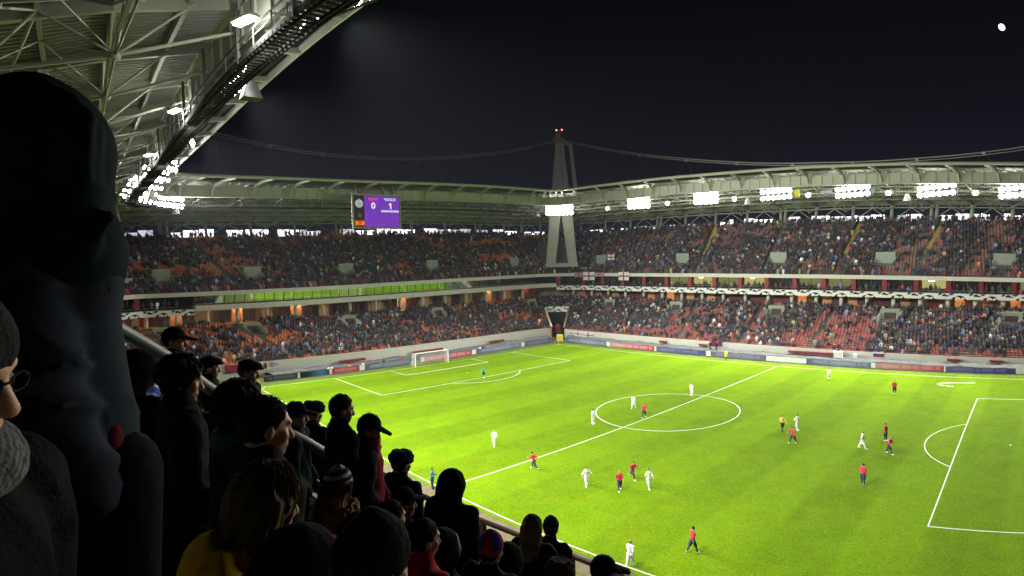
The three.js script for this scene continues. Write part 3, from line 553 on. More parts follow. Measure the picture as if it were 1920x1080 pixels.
// ------------------------------------------------------------------ advertising boards
function boardTex(base, fade, mark, k) {
  return canvasTex(256, 32, (c, w, h) => {
    c.fillStyle = base; c.fillRect(0, 0, w, h);
    if (fade) { const g = c.createLinearGradient(0, 0, w, 0); fade.forEach((f, i) => g.addColorStop(i / (fade.length - 1), f)); c.fillStyle = g; c.fillRect(0, 0, w, h); }
    if (mark) { let x = 26; for (let i = 0; x < w - 26; i++) { const b = 5 + hash(i, k) * 11; for (let e = 3; e >= 0; e--) { c.fillStyle = mark; c.globalAlpha = 0.18; c.fillRect(x - e, 9 - e, b + 2 * e, 14 + 2 * e); } x += b + 3 + (hash(i, k + 1) > 0.8 ? 9 : 0); } c.globalAlpha = 1; }
  });
}
const BT = {
  grey: boardTex('#3a3f4a', null, '#8d93a0', 1), dusk: boardTex('#10131a', ['#12151c', '#14243a', '#2a6ea0', '#4a8ac0', '#2a4a7a'], null, 2), red: boardTex('#c8343c', ['#d02830', '#d8606a', '#d85a64', '#c82028'], '#eeb0b4', 3), blue: boardTex('#6878a0', ['#5a6a98', '#8a96b4', '#7484ac'], '#b4bcd2', 4),
  pink: boardTex('#d08890', ['#e0a0a4', '#d68890', '#d86a74', '#d24a56'], '#ecc4c6', 5), violet: boardTex('#5a5c98', ['#6a6a9a', '#54589c', '#4a4c94'], '#8a8cbc', 6), mauve: boardTex('#7a7aa0', ['#6c7098', '#8484aa', '#7a6a92'], '#a0a0be', 7), white: null,
};
function adBoard(s0, s1, kind, label, h = 0.98, mid) {
  const t = thing('advertising_board', label, 'advertising board');
  const m = BT[kind] ? std(0.8, 0.8, 0.8, 0.5, { map: BT[kind].clone() }) : M.white;
  const g = sweep([[3.92, 0.04], [3.9, h]], s0, s1, 2.5); const uv = g.attributes.uv; let mx = 0; for (let i = 0; i < uv.count; i++) mx = Math.max(mx, uv.getX(i));
  for (let i = 0; i < uv.count; i++) uv.setXY(i, s0 < 80 ? uv.getX(i) / mx : uv.getX(i) / mx, uv.getY(i) / h);
  part('panel', g, m, t);
  part('backing', sweep([[3.95, h], [4.1, h], [4.12, 0]], s0, s1, 2.5), M.darkSteel, t);
  const n = Math.max(1, Math.round((s1 - s0) / 3)); for (let i = 0; i <= n; i++) part('strut', bar(rp(lerp(s0 + 0.05, s1 - 0.05, i / n), 4.12, h * 0.8), rp(lerp(s0 + 0.05, s1 - 0.05, i / n), 4.7, 0), 0.05, 0.05), M.darkSteel, t);
}
[[14.4, 20.05, 'grey', 'dark grey advertising board with pale marks at the left end of the goal line'], [20.1, 20.5, 'white', 'narrow white board end right of the dark grey board'], [20.55, 25.75, 'dusk', 'black to blue advertising board left of the red board'], [25.8, 26.3, 'white', 'narrow white board end left of the red board'], [26.35, 31.35, 'red', 'bright red advertising board left of the goal'], [31.45, 32.5, 'white', 'small white square board between the red board and the grey blue board'], [32.6, 41.9, 'blue', 'blurred grey blue advertising board just left of the goal'], [43.9, 44.8, 'white', 'small white square board behind the goal net'], [44.9, 55.6, 'pink', 'pink red advertising board behind and right of the goal'], [55.7, 56.7, 'white', 'small white square board at the right end of the pink board by the goal'], [56.85, 68.4, 'blue', 'grey blue advertising board right of the goal'], [68.55, 69.45, 'white', 'small white square board midway between goal and far corner'], [69.55, 79, 'mauve', 'long mauve grey advertising board running to the far corner'],
[88.6, 100.3, 'blue', 'pale blue grey advertising board just right of the yellow corner block'], [100.45, 101.45, 'white', 'first small white square board right of the corner block'], [101.6, 112.5, 'pink', 'pink and red advertising board on the far touchline left of the violet boards'], [112.65, 113.1, 'white', 'narrow white board between pink board and violet board'], [113.25, 124.2, 'violet', 'long violet advertising board left of the small marked white square'], [124.35, 125.35, 'white', 'small white square board between two violet boards'], [125.5, 136.5, 'mauve', 'mauve advertising board behind the assistant referee'], [136.65, 144.25, 'white', 'long plain white advertising board near the halfway line'], [144.35, 155.6, 'blue', 'light blue advertising board right of the long white board'], [155.7, 156.5, 'white', 'small white square board left of the far red board'], [156.6, 167.8, 'pink', 'red and pink advertising board toward the right end of the far touchline'], [167.9, 168.2, 'white', 'narrow white strip right of the far red board'], [168.3, 179.4, 'violet', 'dark blue violet advertising board at the right edge of the picture'], [179.5, 181.2, 'white', 'white board at the extreme right end of the far touchline'], [181.3, 195, 'mauve', 'mauve board past the right edge of the picture']]
  .forEach(([a, b, k, l]) => adBoard(a, b, k, l));
{ const o = part('corner_block', bx(1.5, 1.5, 0.9).rotateY(0.7).translate(...rp(84.4, 4.2, 0.75).toArray()), std(0.75, 0.65, 0.06, 0.6)); tag(o, 'bright yellow block between the boards at the far corner', 'block'); }
// ------------------------------------------------------------------ goal and corner flags
{
  const t = thing('goal', 'white football goal with a sloping net at the left end of the pitch', 'goal');
  const A = pp(-52.5, 0, 3.72), B = pp(-52.5, 0, -3.72), up = V(0, 2.5, 0), bk = A.clone().sub(B).normalize(), back = V(bk.z, 0, -bk.x); if (back.x > 0) back.negate();
  part('post', pipe(A, A.clone().add(up), 0.085, 10), M.white, t); part('post', pipe(B, B.clone().add(up), 0.085, 10), M.white, t); part('crossbar', pipe(A.clone().add(up), B.clone().add(up), 0.085, 10), M.white, t);
  const net = [], P = (u, w) => { const b = B.clone().lerp(A, u), prof = w < 0.45 ? [w / 0.45 * 1.2, 2.45] : [lerp(1.2, 2.2, (w - 0.45) / 0.55), lerp(2.45, 0.03, (w - 0.45) / 0.55)]; return b.addScaledVector(back, prof[0]).add(V(0, prof[1], 0)); };
  const cord = (a, b) => net.push(pipe(a, b, 0.011, 3));
  for (let i = 0; i <= 30; i++) { cord(P(i / 30, 0), P(i / 30, 0.45)); cord(P(i / 30, 0.45), P(i / 30, 1)); }
  for (let j = 1; j <= 15; j++) cord(P(0, j / 15), P(1, j / 15));
  for (const u of [0, 1]) for (let j = 1; j < 10; j++) { const e = B.clone().lerp(A, u), y = 2.45 * j / 10; cord(e.clone().add(V(0, y, 0)), e.clone().addScaledVector(back, lerp(2.2, 1.2, j / 10)).add(V(0, y, 0))); const d = 1.9 * j / 10; cord(e.clone().addScaledVector(back, d), e.clone().addScaledVector(back, Math.min(d, 1.2)).add(V(0, d > 1.2 ? (2.2 - d) * 2.4 : 2.45, 0))); }
  part('net', merge(net), std(0.75, 0.75, 0.72, 0.9), t);
  part('stanchion', merge([A, B].map(e => pipe(e.clone().add(up), e.clone().addScaledVector(back, 1.2).add(up), 0.04))), M.white, t);
}
for (const [x, z, l] of [[-52.5, 34, 'corner flag at the near left corner of the pitch'], [-52.5, -34, 'corner flag at the far corner below the tunnel']]) { const t = thing('corner_flag', l, 'corner flag', pp(x, 0, z)); part('pole', pipe(V(0, 0, 0), V(0, 1.6, 0), 0.03), M.white, t); part('flag', quads([[V(0, 1.2, 0), V(0.45, 1.25, 0.1), V(0.42, 1.55, 0.05), V(0, 1.6, 0)]]), std(0.7, 0.08, 0.06, 0.8, both({})), t); }
// ------------------------------------------------------------------ flags and banners
const crossTex = (bg, cross, w = 0.16, extra) => canvasTex(192, 128, (c, W, H) => { c.fillStyle = bg; c.fillRect(0, 0, W, H); if (extra) extra(c, W, H); c.fillStyle = cross; c.fillRect(0, H * (0.5 - w / 2), W, H * w); c.fillRect(W * 0.5 - H * w / 2, 0, H * w, H); });
const FT = {
  cross: crossTex('#f0f0f0', '#a01838'),
  jack: canvasTex(192, 128, (c, W, H) => { c.fillStyle = '#252a66'; c.fillRect(0, 0, W, H); c.lineWidth = 22; c.strokeStyle = '#e8e8ee'; for (const [a, b] of [[0, H], [H, 0]]) { c.beginPath(); c.moveTo(0, a); c.lineTo(W, b); c.stroke(); } c.lineWidth = 8; c.strokeStyle = '#a01838'; for (const [a, b] of [[0, H], [H, 0]]) { c.beginPath(); c.moveTo(0, a); c.lineTo(W, b); c.stroke(); } c.fillStyle = '#e8e8ee'; c.fillRect(0, H * 0.33, W, H * 0.34); c.fillRect(W * 0.39, 0, W * 0.22, H); c.fillStyle = '#a01838'; c.fillRect(0, H * 0.4, W, H * 0.2); c.fillRect(W * 0.43, 0, W * 0.14, H); }),
  tri: canvasTex(96, 64, (c, W, H) => { c.fillStyle = '#eeeeee'; c.fillRect(0, 0, W, H); c.fillStyle = '#2a3a98'; c.fillRect(0, H / 3, W, H / 3); c.fillStyle = '#b82020'; c.fillRect(0, H * 2 / 3, W, H / 3); }),
  blueRed: canvasTex(96, 64, (c, W, H) => { c.fillStyle = '#2a2a80'; c.fillRect(0, 0, W, H); c.fillStyle = '#b02040'; c.fillRect(W * 0.25, H * 0.2, W * 0.5, H * 0.8); c.fillStyle = '#e8e8f0'; c.fillRect(0, 0, 4, H); c.fillRect(W - 4, 0, 4, H); }),
  redBlue: canvasTex(96, 64, (c, W, H) => { c.fillStyle = '#5a2a70'; c.fillRect(0, 0, W, H); c.fillStyle = '#a03050'; c.fillRect(0, H * 0.4, W, H * 0.3); }),
  yellow: canvasTex(96, 64, (c, W, H) => { c.fillStyle = '#d8d020'; c.fillRect(0, 0, W, H); c.fillStyle = '#a89c10'; for (const x of [22, 46, 70]) c.fillRect(x, 0, 5, H); }),
  mauve: canvasTex(96, 64, (c, W, H) => { c.fillStyle = '#8a6a92'; c.fillRect(0, 0, W, H); c.fillStyle = '#b4b0c8'; c.fillRect(0, H * 0.3, W, H * 0.4); }),
  pale: canvasTex(96, 64, (c, W, H) => { c.fillStyle = '#8aa0b8'; c.fillRect(0, 0, W, H); c.fillStyle = '#b4c6d8'; c.fillRect(W * 0.15, H * 0.2, W * 0.7, H * 0.6); }),
  emblem: canvasTex(128, 64, (c, W, H) => { c.fillStyle = '#e4e2dc'; c.fillRect(0, 0, W, H); c.fillStyle = '#b08a30'; c.beginPath(); c.ellipse(28, 32, 15, 28, 0, 0, 7); c.fill(); c.fillStyle = '#1c3a34'; c.beginPath(); c.ellipse(28, 34, 8, 20, 0, 0, 7); c.fill(); c.strokeStyle = '#b03048'; c.lineWidth = 7; c.beginPath(); c.arc(72, 28, 17, 0, 7); c.stroke(); c.fillStyle = '#3a4a98'; c.fillRect(66, 20, 12, 16); c.fillStyle = '#9ab4d8'; c.beginPath(); c.arc(108, 30, 14, 0, 7); c.fill(); }),
  banner: canvasTex(128, 48, (c, W, H) => { c.fillStyle = '#a83048'; c.fillRect(0, 0, W, H); c.fillStyle = '#d87828'; c.beginPath(); c.moveTo(70, 48); c.lineTo(90, 0); c.lineTo(128, 0); c.lineTo(128, 48); c.fill(); c.fillStyle = '#4a3a90'; c.fillRect(0, 38, 64, 10); c.fillStyle = '#e8d8d8'; c.fillRect(66, 0, 3, 48); }),
};
function flag(s0, s1, o, y0, y1, tex, label) {
  const sub = [], n = 10; // hanging cloth with soft folds
  const P = (u, v) => { const k = Math.sin(u * 9 + s0) * 0.05 + Math.sin(u * 17 + v * 3) * 0.025; return rp(lerp(s0, s1, u), o - 0.08 - k * v - 0.04 * v, lerp(y1, y0, v) - 0.06 * Math.sin(u * Math.PI) * (1 - v)); };
  const pos = [], uv = [], idx = [];
  for (let j = 0; j <= 6; j++) for (let i = 0; i <= n; i++) { const p = P(i / n, j / 6); pos.push(p.x, p.y, p.z); uv.push(i / n, 1 - j / 6); }
  for (let j = 0; j < 6; j++) for (let i = 0; i < n; i++) { const a = j * (n + 1) + i; idx.push(a, a + n + 1, a + 1, a + 1, a + n + 1, a + n + 2); }
  const g = new THREE.BufferGeometry(); g.setAttribute('position', new THREE.Float32BufferAttribute(pos, 3)); g.setAttribute('uv', new THREE.Float32BufferAttribute(uv, 2)); g.setIndex(idx); g.computeVertexNormals();
  tag(part('flag', g, std(0.85, 0.85, 0.85, 0.85, both({ map: FT[tex] }))), label, 'flag');
}
flag(86.6, 88.6, 22.7, 14.0, 15.4, 'jack', 'small blue flag with red crosses left of the large white flag on the balcony'); flag(88.8, 91.9, 22.65, 13.3, 15.5, 'cross', 'large white flag with a red cross on the balcony right of the corner mast'); flag(92, 94.2, 22.7, 14.2, 15.4, 'jack', 'small blue flag with red crosses right of the large white flag on the balcony'); flag(98.2, 100.8, 22.65, 13.4, 15.5, 'cross', 'white flag with a red cross hanging alone farther right on the balcony');
flag(88.4, 89.4, 8.9, 0.6, 1.9, 'cross', 'small white and red flag on the wall nearest the tunnel'); flag(89.9, 91.8, 8.9, 0.6, 1.95, 'cross', 'white flag with a red cross on the low wall right of the tunnel'); flag(92.2, 95.2, 8.9, 0.5, 1.85, 'cross', 'wide sagging white flag with a thin red cross on the low wall');
flag(123.6, 124.8, 8.9, 1.1, 2.2, 'blueRed', 'small blue and red banner on the far wall above the violet boards'); flag(125, 125.9, 8.9, 1.3, 2.2, 'redBlue', 'tiny purple and red banner beside the blue and red one'); flag(154.1, 155.9, 8.9, 1.15, 2.1, 'tri', 'white, blue and red striped flag on the far wall'); 
flag(136.3, 138.5, 16.9, 30.9, 32.3, 'yellow', 'bright yellow flag hung on the far roof catwalk'); flag(142.3, 144.2, 16.9, 31, 32.2, 'mauve', 'mauve flag hung on the far roof left of a floodlight bank'); flag(149.5, 151.4, 16.9, 31, 32.2, 'pale', 'pale blue flag hung on the far roof right of a floodlight bank');
flag(17.5, 20.5, 8.9, 1.3, 2.7, 'emblem', 'white banner with round emblems on the goal end wall'); flag(11.6, 17.2, 8.9, 1.2, 2.7, 'banner', 'long red and orange banner at the left end of the goal end wall');
flag(94.5, 96.3, 26.5, 18.4, 19.9, 'cross', 'white flag with a red cross held up in the upper far stand');
// ------------------------------------------------------------------ the moon
{ const t = part('moon', new THREE.SphereGeometry(2.7, 24, 16).scale(0.55, 1, 0.6), glow(1, 0.98, 0.92, 3));
  t.position.copy(SUN_DIR).multiplyScalar(560).add(V(43.9, 20.1, 63.8)); t.rotation.set(0, 0.2, 0.48); tag(t, 'small bright gibbous moon in the black sky at upper right', 'moon'); }

// ------------------------------------------------------------------ crowd and seats
function lathe(pts, seg, sx = 1, sz = 1) { return new THREE.LatheGeometry(pts.map(([r, y]) => new THREE.Vector2(r, y)), seg).scale(sx, 1, sz); }
const sitBody = merge([lathe([[0.02, 0.36], [0.2, 0.38], [0.215, 0.55], [0.23, 0.78], [0.215, 0.93], [0.1, 1.03], [0.05, 1.06]], 7, 1.08, 0.72), bx(0.4, 0.2, 0.5, 0, 0.46, 0.28), bx(0.36, 0.42, 0.16, 0, 0.22, 0.46), pipe(V(-0.23, 0.92, 0), V(-0.22, 0.6, 0.16), 0.07, 5), pipe(V(0.23, 0.92, 0), V(0.22, 0.6, 0.16), 0.07, 5)]);
const standBody = merge([lathe([[0.02, 0.78], [0.19, 0.8], [0.2, 1.0], [0.225, 1.2], [0.21, 1.36], [0.1, 1.46], [0.05, 1.5]], 7, 1.08, 0.7), pipe(V(-0.1, 0, 0), V(-0.1, 0.82, 0), 0.08, 5), pipe(V(0.1, 0, 0), V(0.1, 0.82, 0), 0.08, 5), pipe(V(-0.24, 1.36, 0), V(-0.25, 0.85, 0.06), 0.065, 5), pipe(V(0.24, 1.36, 0), V(0.25, 0.85, 0.06), 0.065, 5)]);
const headGeo = new THREE.IcosahedronGeometry(0.115, 1).scale(0.92, 1.15, 1), hatGeo = new THREE.SphereGeometry(0.128, 7, 4, 0, Math.PI * 2, 0, 1.75).scale(0.97, 1.1, 1.04).rotateX(-0.35);
const coats = [[0.018, 0.02, 0.026, 30], [0.03, 0.035, 0.05, 24], [0.045, 0.05, 0.07, 14], [0.02, 0.03, 0.085, 8], [0.09, 0.09, 0.095, 8], [0.2, 0.2, 0.19, 4], [0.3, 0.025, 0.03, 4.5], [0.15, 0.03, 0.07, 4], [0.06, 0.05, 0.03, 6], [0.03, 0.06, 0.04, 5], [0.3, 0.22, 0.13, 3], [0.55, 0.55, 0.55, 3], [0.1, 0.17, 0.4, 3], [0.45, 0.12, 0.02, 0.8], [0.4, 0.36, 0.05, 0.8]];
for (const c of coats) { const g = (c[0] + c[1] + c[2]) / 3; for (let i = 0; i < 3; i++) c[i] = lerp(c[i], g, 0.25) * 1.15 + 0.006; }
const coatNames = ['black', 'dark navy', 'slate grey', 'navy blue', 'grey', 'light grey', 'red', 'dark maroon', 'brown', 'dark green', 'beige', 'white', 'blue', 'orange', 'yellow'];
const cw = coats.reduce((a, c) => a + c[3], 0);
function pickCoat(bright) { let r = rnd() * cw; for (let i = 0; i < coats.length; i++) { r -= coats[i][3] * (bright && i > 3 ? 1 : 1); if (r < 0) return i; } return 0; }
const people = [], seats = { endLow: [], endUp: [], farLow: [], farUp: [] };
function occupancy(zone, s, r, n) {
  const a = fbm(s * 0.16, r * 0.22, 41), b = fbm(s * 0.45 + 9, r * 0.5, 47), m = a * 0.62 + b * 0.38;
  if (zone === 'endLow') { if (s < 26 && r > 11) return m > 0.62 ? 0.9 : 0.12; return m > 0.44 ? 0.95 : 0.22; }
  if (zone === 'endUp') return m > 0.45 ? 0.96 : (r < 5 ? 0.95 : 0.12);
  if (zone === 'farLow') { if (s < 101) return r < 3 ? 0.4 : 0.95; if (s < 112) return r < 4 ? 0.25 : (m > 0.36 ? 0.9 : 0.25); if (s < 131) return m > 0.57 || r > 15 ? 0.85 : 0.1; if (s < 140) return m > 0.46 ? 0.9 : 0.35; if (s < 152) return m > 0.6 || r > 14 ? 0.8 : 0.1; if (s < 163) return m > 0.42 ? 0.92 : 0.3; return r < 3 ? 0.25 : (m > 0.3 ? 0.98 : 0.5); }
  if (s > 150 && s < 158 && r < 20) return m > 0.62 ? 0.9 : 0.05; if (s > 163 && s < 166) return 0.15; if (s > 116 && s < 122 && r > 12) return 0.25;
  return m > 0.42 ? 0.95 : 0.3;
}
const isAisle = (tier, s) => { const w = 13.2, k = ((s + 3.3) % w + w) % w; return k < 0.9; };
function fill(zone, tier, s0, s1, r0 = 0) {
  for (let r = r0; r < tier.n; r++) {
    const [o] = rowAt(tier, r + 0.5, 0);
    for (let s = s0; s < s1;) {
      const ds = 0.54 * sPerM(s, o); s += ds;
      if (isAisle(tier, s) || blocked(tier, s, r) || (tier === LOW && r < TUNR && s > TUN0 - 0.3 && s < TUN1 + 0.3)) continue;
      if (tier === UP && Math.abs(s - 83.2) < 2.6 && r > 2 && r < 20) continue;
      const y = rowAt(tier, r, s)[1], oc = occupancy(zone, s, r, tier.n);
      if (rnd() < oc) { const p = rp(s + rr(-0.05, 0.05), o + rr(-0.08, 0.08), y); people.push({ p, s, o, r, zone, st: rnd() < (zone === 'farLow' && s > 163 ? 0.7 : zone === 'endLow' && s < 30 ? 0.5 : 0.13), c: pickCoat(), d: p.distanceTo(camera.position) }); }
      else if (tier !== LOW || rnd() < 0.97) seats[zone].push([rp(s, o + 0.1, y), s, o]);
    }
  }
}
fill('endLow', LOW, -2, 83); fill('farLow', LOW, 83, 204); fill('endUp', UP, -12, 83); fill('farUp', UP, 83, 204);
{ // standing people on the balconies in front of the boxes and in the tunnel
  for (let s = -12; s < 15; s += rr(0.5, 1.4)) people.push({ p: rp(s, rr(23.6, 24.6), 11.9), s, o: 24, zone: 'endBox', st: true, c: pickCoat(), d: 1e3 });
  for (let s = 90; s < 204; s += rr(0.35, 1.1)) people.push({ p: rp(s, rr(23.7, 24.9), 11.7), s, o: 24, zone: 'farBox', st: rnd() < 0.6, c: pickCoat(), d: 1e3 });
  for (let s = -11; s < 204; s += rr(0.3, 1.3)) if (Math.abs(s - 83) > 4) people.push({ p: rp(s, rr(43.4, 45), 26.3), s, o: 44, zone: s < 83 ? 'endUp' : 'farUp', st: true, c: pickCoat(), d: 1e3 });
  for (let k = 0; k < 26; k++) people.push({ p: rp(rr(80.8, 85.2), rr(8.6, 17), 0.02), s: 83, o: 12, zone: 'tunnel', st: true, c: pickCoat(), d: 1e3 });
}
people.sort((a, b) => a.d - b.d);
const NEAR_N = 270;
const mBody = new THREE.MeshStandardMaterial({ color: 0xffffff, roughness: 0.9 }), mHead = new THREE.MeshStandardMaterial({ color: 0xffffff, roughness: 0.7 });
const _m = new THREE.Matrix4(), _q = new THREE.Quaternion(), _e = new THREE.Euler();
const facing = (s, o) => { const a = rp(s, o, 0), b = rp(s, o - 1, 0); return Math.atan2(b.x - a.x, b.z - a.z); };
const skin = [[0.3, 0.18, 0.12], [0.26, 0.15, 0.1], [0.36, 0.23, 0.16]], hats = [[0.012, 0.012, 0.014], [0.03, 0.022, 0.016], [0.02, 0.025, 0.05], [0.09, 0.09, 0.09], [0.06, 0.035, 0.02], [0.25, 0.03, 0.04], [0.3, 0.3, 0.3]];
for (const p of people) { p.yaw = facing(p.s, p.o) + rr(-0.35, 0.35); p.k = rr(0.93, 1.06); p.sk = skin[Math.floor(rnd() * 3)]; p.h = hats[Math.floor(Math.pow(rnd(), 1.5) * 7)]; p.tone = rr(0.6, 1.85); }
const zoneLabel = { endLow: 'packed winter spectators in the lower tier of the goal end stand', endUp: 'packed winter spectators in the upper tier of the goal end stand', farLow: 'scattered and crowded spectators in the lower tier of the far stand', farUp: 'packed spectators in the upper tier of the far stand', endBox: 'spectators standing at the red boxes near the left corner', farBox: 'spectators on the balcony of the red boxes along the far stand', tunnel: 'officials and stewards gathered in the dark corner tunnel' };
for (const zone of Object.keys(zoneLabel)) {
  const list = people.filter((p, i) => p.zone === zone && i >= NEAR_N);
  const t = thing('crowd', zoneLabel[zone], 'crowd'); t.userData.kind = 'stuff';
  for (const [name, st] of [['seated_figures', false], ['standing_figures', true]]) {
    const l = list.filter(p => p.st === st); if (!l.length) continue;
    const b = new THREE.InstancedMesh(st ? standBody : sitBody, mBody, l.length); b.name = name; t.add(b); tag(b, null, null, null, 'stuff');
    l.forEach((p, i) => { b.setMatrixAt(i, _m.compose(p.p, _q.setFromEuler(_e.set(0, p.yaw, 0)), V(p.k, p.k, p.k))); const c = coats[p.c]; b.setColorAt(i, rgb(c[0] * p.tone, c[1] * p.tone, c[2] * p.tone)); });
  }
  for (const [name, g] of [['heads', headGeo], ['hats', hatGeo]]) {
    const b = new THREE.InstancedMesh(g, mHead, list.length); b.name = name; t.add(b); tag(b, null, null, null, 'stuff');
    list.forEach((p, i) => { b.setMatrixAt(i, _m.compose(p.p.clone().add(V(Math.sin(p.yaw) * 0.03, (p.st ? 1.6 : 1.17) * p.k, Math.cos(p.yaw) * 0.03)), _q.setFromEuler(_e.set(0.1, p.yaw, 0)), V(p.k, p.k, p.k))); b.setColorAt(i, rgb(...(name === 'heads' ? p.sk : p.h))); });
  }
}
{ // the nearest spectators, one by one
  const coatMat = coats.map(c => std(c[0], c[1], c[2], 0.9)), skinMat = skin.map(c => std(...c, 0.7)), hatMat = hats.map(c => std(...c, 0.85));
  people.slice(0, NEAR_N).forEach((p, i) => {
    const nth = ['front', 'second', 'third', 'fourth', 'fifth', 'sixth', 'seventh', 'eighth', 'ninth', 'tenth'], row = p.r === undefined ? 'balcony' : (nth[p.r] ?? 'upper') + ' row';
    const where = p.s < 83 ? 'lower goal end stand' : p.zone === 'farLow' ? 'far lower stand' : 'far stand';
    const label = `${p.st ? 'standing' : 'seated'} spectator, ${coatNames[p.c]} coat, ${['black', 'dark brown', 'navy', 'grey', 'brown', 'red', 'pale grey'][hats.indexOf(p.h)]} hat, ${row}, ${where}`;
    const t = thing('spectator', label, 'person', p.p, p.s < 83 ? 'nearest spectators at the left end of the goal end stand' : 'nearest spectators at the right end of the far stand'); t.rotation.y = p.yaw; t.scale.setScalar(p.k);
    part('body', merge([p.st ? standBody : sitBody]), coatMat[p.c], t);
    part('head', headGeo.clone().translate(0, p.st ? 1.6 : 1.17, 0.03), skinMat[skin.indexOf(p.sk)], t); part('hat', hatGeo.clone().translate(0, p.st ? 1.6 : 1.17, 0.03), hatMat[hats.indexOf(p.h)], t);
  });
}
{ // seats: a shell with a back
  const seatGeo = merge([bx(0.42, 0.05, 0.36, 0, 0.42, 0.06), bx(0.42, 0.36, 0.05, 0, 0.6, -0.14)]);
  const lab = { endLow: endStand.t, endUp: endStand.t, farLow: farStand.t, farUp: farStand.t };
  for (const z of Object.keys(seats)) {
    const l = seats[z], b = new THREE.InstancedMesh(seatGeo, new THREE.MeshStandardMaterial({ color: 0xffffff, roughness: 0.55 }), l.length); b.name = 'seats'; lab[z].add(b); tag(b, null, null, null, 'stuff');
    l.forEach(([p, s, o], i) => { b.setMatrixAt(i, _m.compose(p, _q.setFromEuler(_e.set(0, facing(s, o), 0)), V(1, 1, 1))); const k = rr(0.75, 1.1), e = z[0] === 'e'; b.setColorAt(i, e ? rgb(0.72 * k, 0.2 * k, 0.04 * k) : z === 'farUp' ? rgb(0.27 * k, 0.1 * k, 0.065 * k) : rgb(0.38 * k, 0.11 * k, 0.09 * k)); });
  }
}
// yellow stair flights
for (const s of [108, 134.5, 147.6]) {
  const s2 = Math.ceil((s + 3.3) / 13.2) * 13.2 - 3.3 + 0.45;
  part('stairs', sweep(tierProfile(UP, 9, UP.n).map(([o, y]) => [o, q => val(y, q) + 0.03]), s2 - 0.42, s2 + 0.42), M.yellow, farStand.t);
}

// ------------------------------------------------------------------ figures: one signed distance field per garment, meshed with surface nets
const sminP = (a, b, k) => { const h = Math.max(k - Math.abs(a - b), 0) / k; return Math.min(a, b) - h * h * k * 0.25; };
function cap(a, b, ra, rb, sq = 1) { // tapered capsule; sq < 1 flattens it front to back
  const ax = a[0], ay = a[1], az = a[2] / sq, dx = b[0] - ax, dy = b[1] - ay, dz = b[2] / sq - az, L = dx * dx + dy * dy + dz * dz || 1e-9, m = Math.max(ra, rb);
  const f = (x, y, z) => { z /= sq; const px = x - ax, py = y - ay, pz = z - az, t = clamp((px * dx + py * dy + pz * dz) / L, 0, 1), qx = px - dx * t, qy = py - dy * t, qz = pz - dz * t; return (Math.sqrt(qx * qx + qy * qy + qz * qz) - (ra + (rb - ra) * t)) * Math.min(1, 0.5 + sq * 0.5); };
  f.lo = [Math.min(a[0], b[0]) - m, Math.min(a[1], b[1]) - m, Math.min(a[2], b[2]) - m]; f.hi = [Math.max(a[0], b[0]) + m, Math.max(a[1], b[1]) + m, Math.max(a[2], b[2]) + m]; return f;
}
function ell(c, r) {
  const f = (x, y, z) => { const px = (x - c[0]) / r[0], py = (y - c[1]) / r[1], pz = (z - c[2]) / r[2], k0 = Math.sqrt(px * px + py * py + pz * pz), qx = px / r[0], qy = py / r[1], qz = pz / r[2], k1 = Math.sqrt(qx * qx + qy * qy + qz * qz); return k1 < 1e-9 ? -Math.min(...r) : k0 * (k0 - 1) / k1; };
  f.lo = [c[0] - r[0], c[1] - r[1], c[2] - r[2]]; f.hi = [c[0] + r[0], c[1] + r[1], c[2] + r[2]]; return f;
}
function uni(list, k = 0.05) {
  const f = (x, y, z) => { let d = 9; for (const g of list) { if (x < g.lo[0] - 0.1 || y < g.lo[1] - 0.1 || z < g.lo[2] - 0.1 || x > g.hi[0] + 0.1 || y > g.hi[1] + 0.1 || z > g.hi[2] + 0.1) { d = Math.min(d, 0.1); continue; } d = sminP(d, g(x, y, z), k); } return d; };
  f.lo = [0, 1, 2].map(i => Math.min(...list.map(g => g.lo[i]))); f.hi = [0, 1, 2].map(i => Math.max(...list.map(g => g.hi[i]))); return f;
}
const withB = (f, like) => { f.lo = like.lo; f.hi = like.hi; return f; };
const cutBy = (f, plane) => withB((x, y, z) => Math.max(f(x, y, z), plane(x, y, z)), f);
const n3 = (x, y, z) => { const i = Math.floor(x), j = Math.floor(y), k = Math.floor(z), u = x - i, v = y - j, w = z - k, a = u * u * (3 - 2 * u), b = v * v * (3 - 2 * v), c = w * w * (3 - 2 * w), H = (p, q, r) => hash(i + p + (k + r) * 57, j + q, 77); return lerp(lerp(lerp(H(0, 0, 0), H(1, 0, 0), a), lerp(H(0, 1, 0), H(1, 1, 0), a), b), lerp(lerp(H(0, 0, 1), H(1, 0, 1), a), lerp(H(0, 1, 1), H(1, 1, 1), a), b), c); };
const rough = (f, amp, freq, sy = 1, ph = 0) => withB((x, y, z) => { const d = f(x, y, z); return Math.abs(d) > 0.06 ? d : d + amp * (n3(x * freq + ph, y * freq * sy, z * freq) * 0.65 + n3(x * freq * 2.3, y * freq * sy * 2.3 + ph, z * freq * 2.3) * 0.35 - 0.5) * 2; }, f);
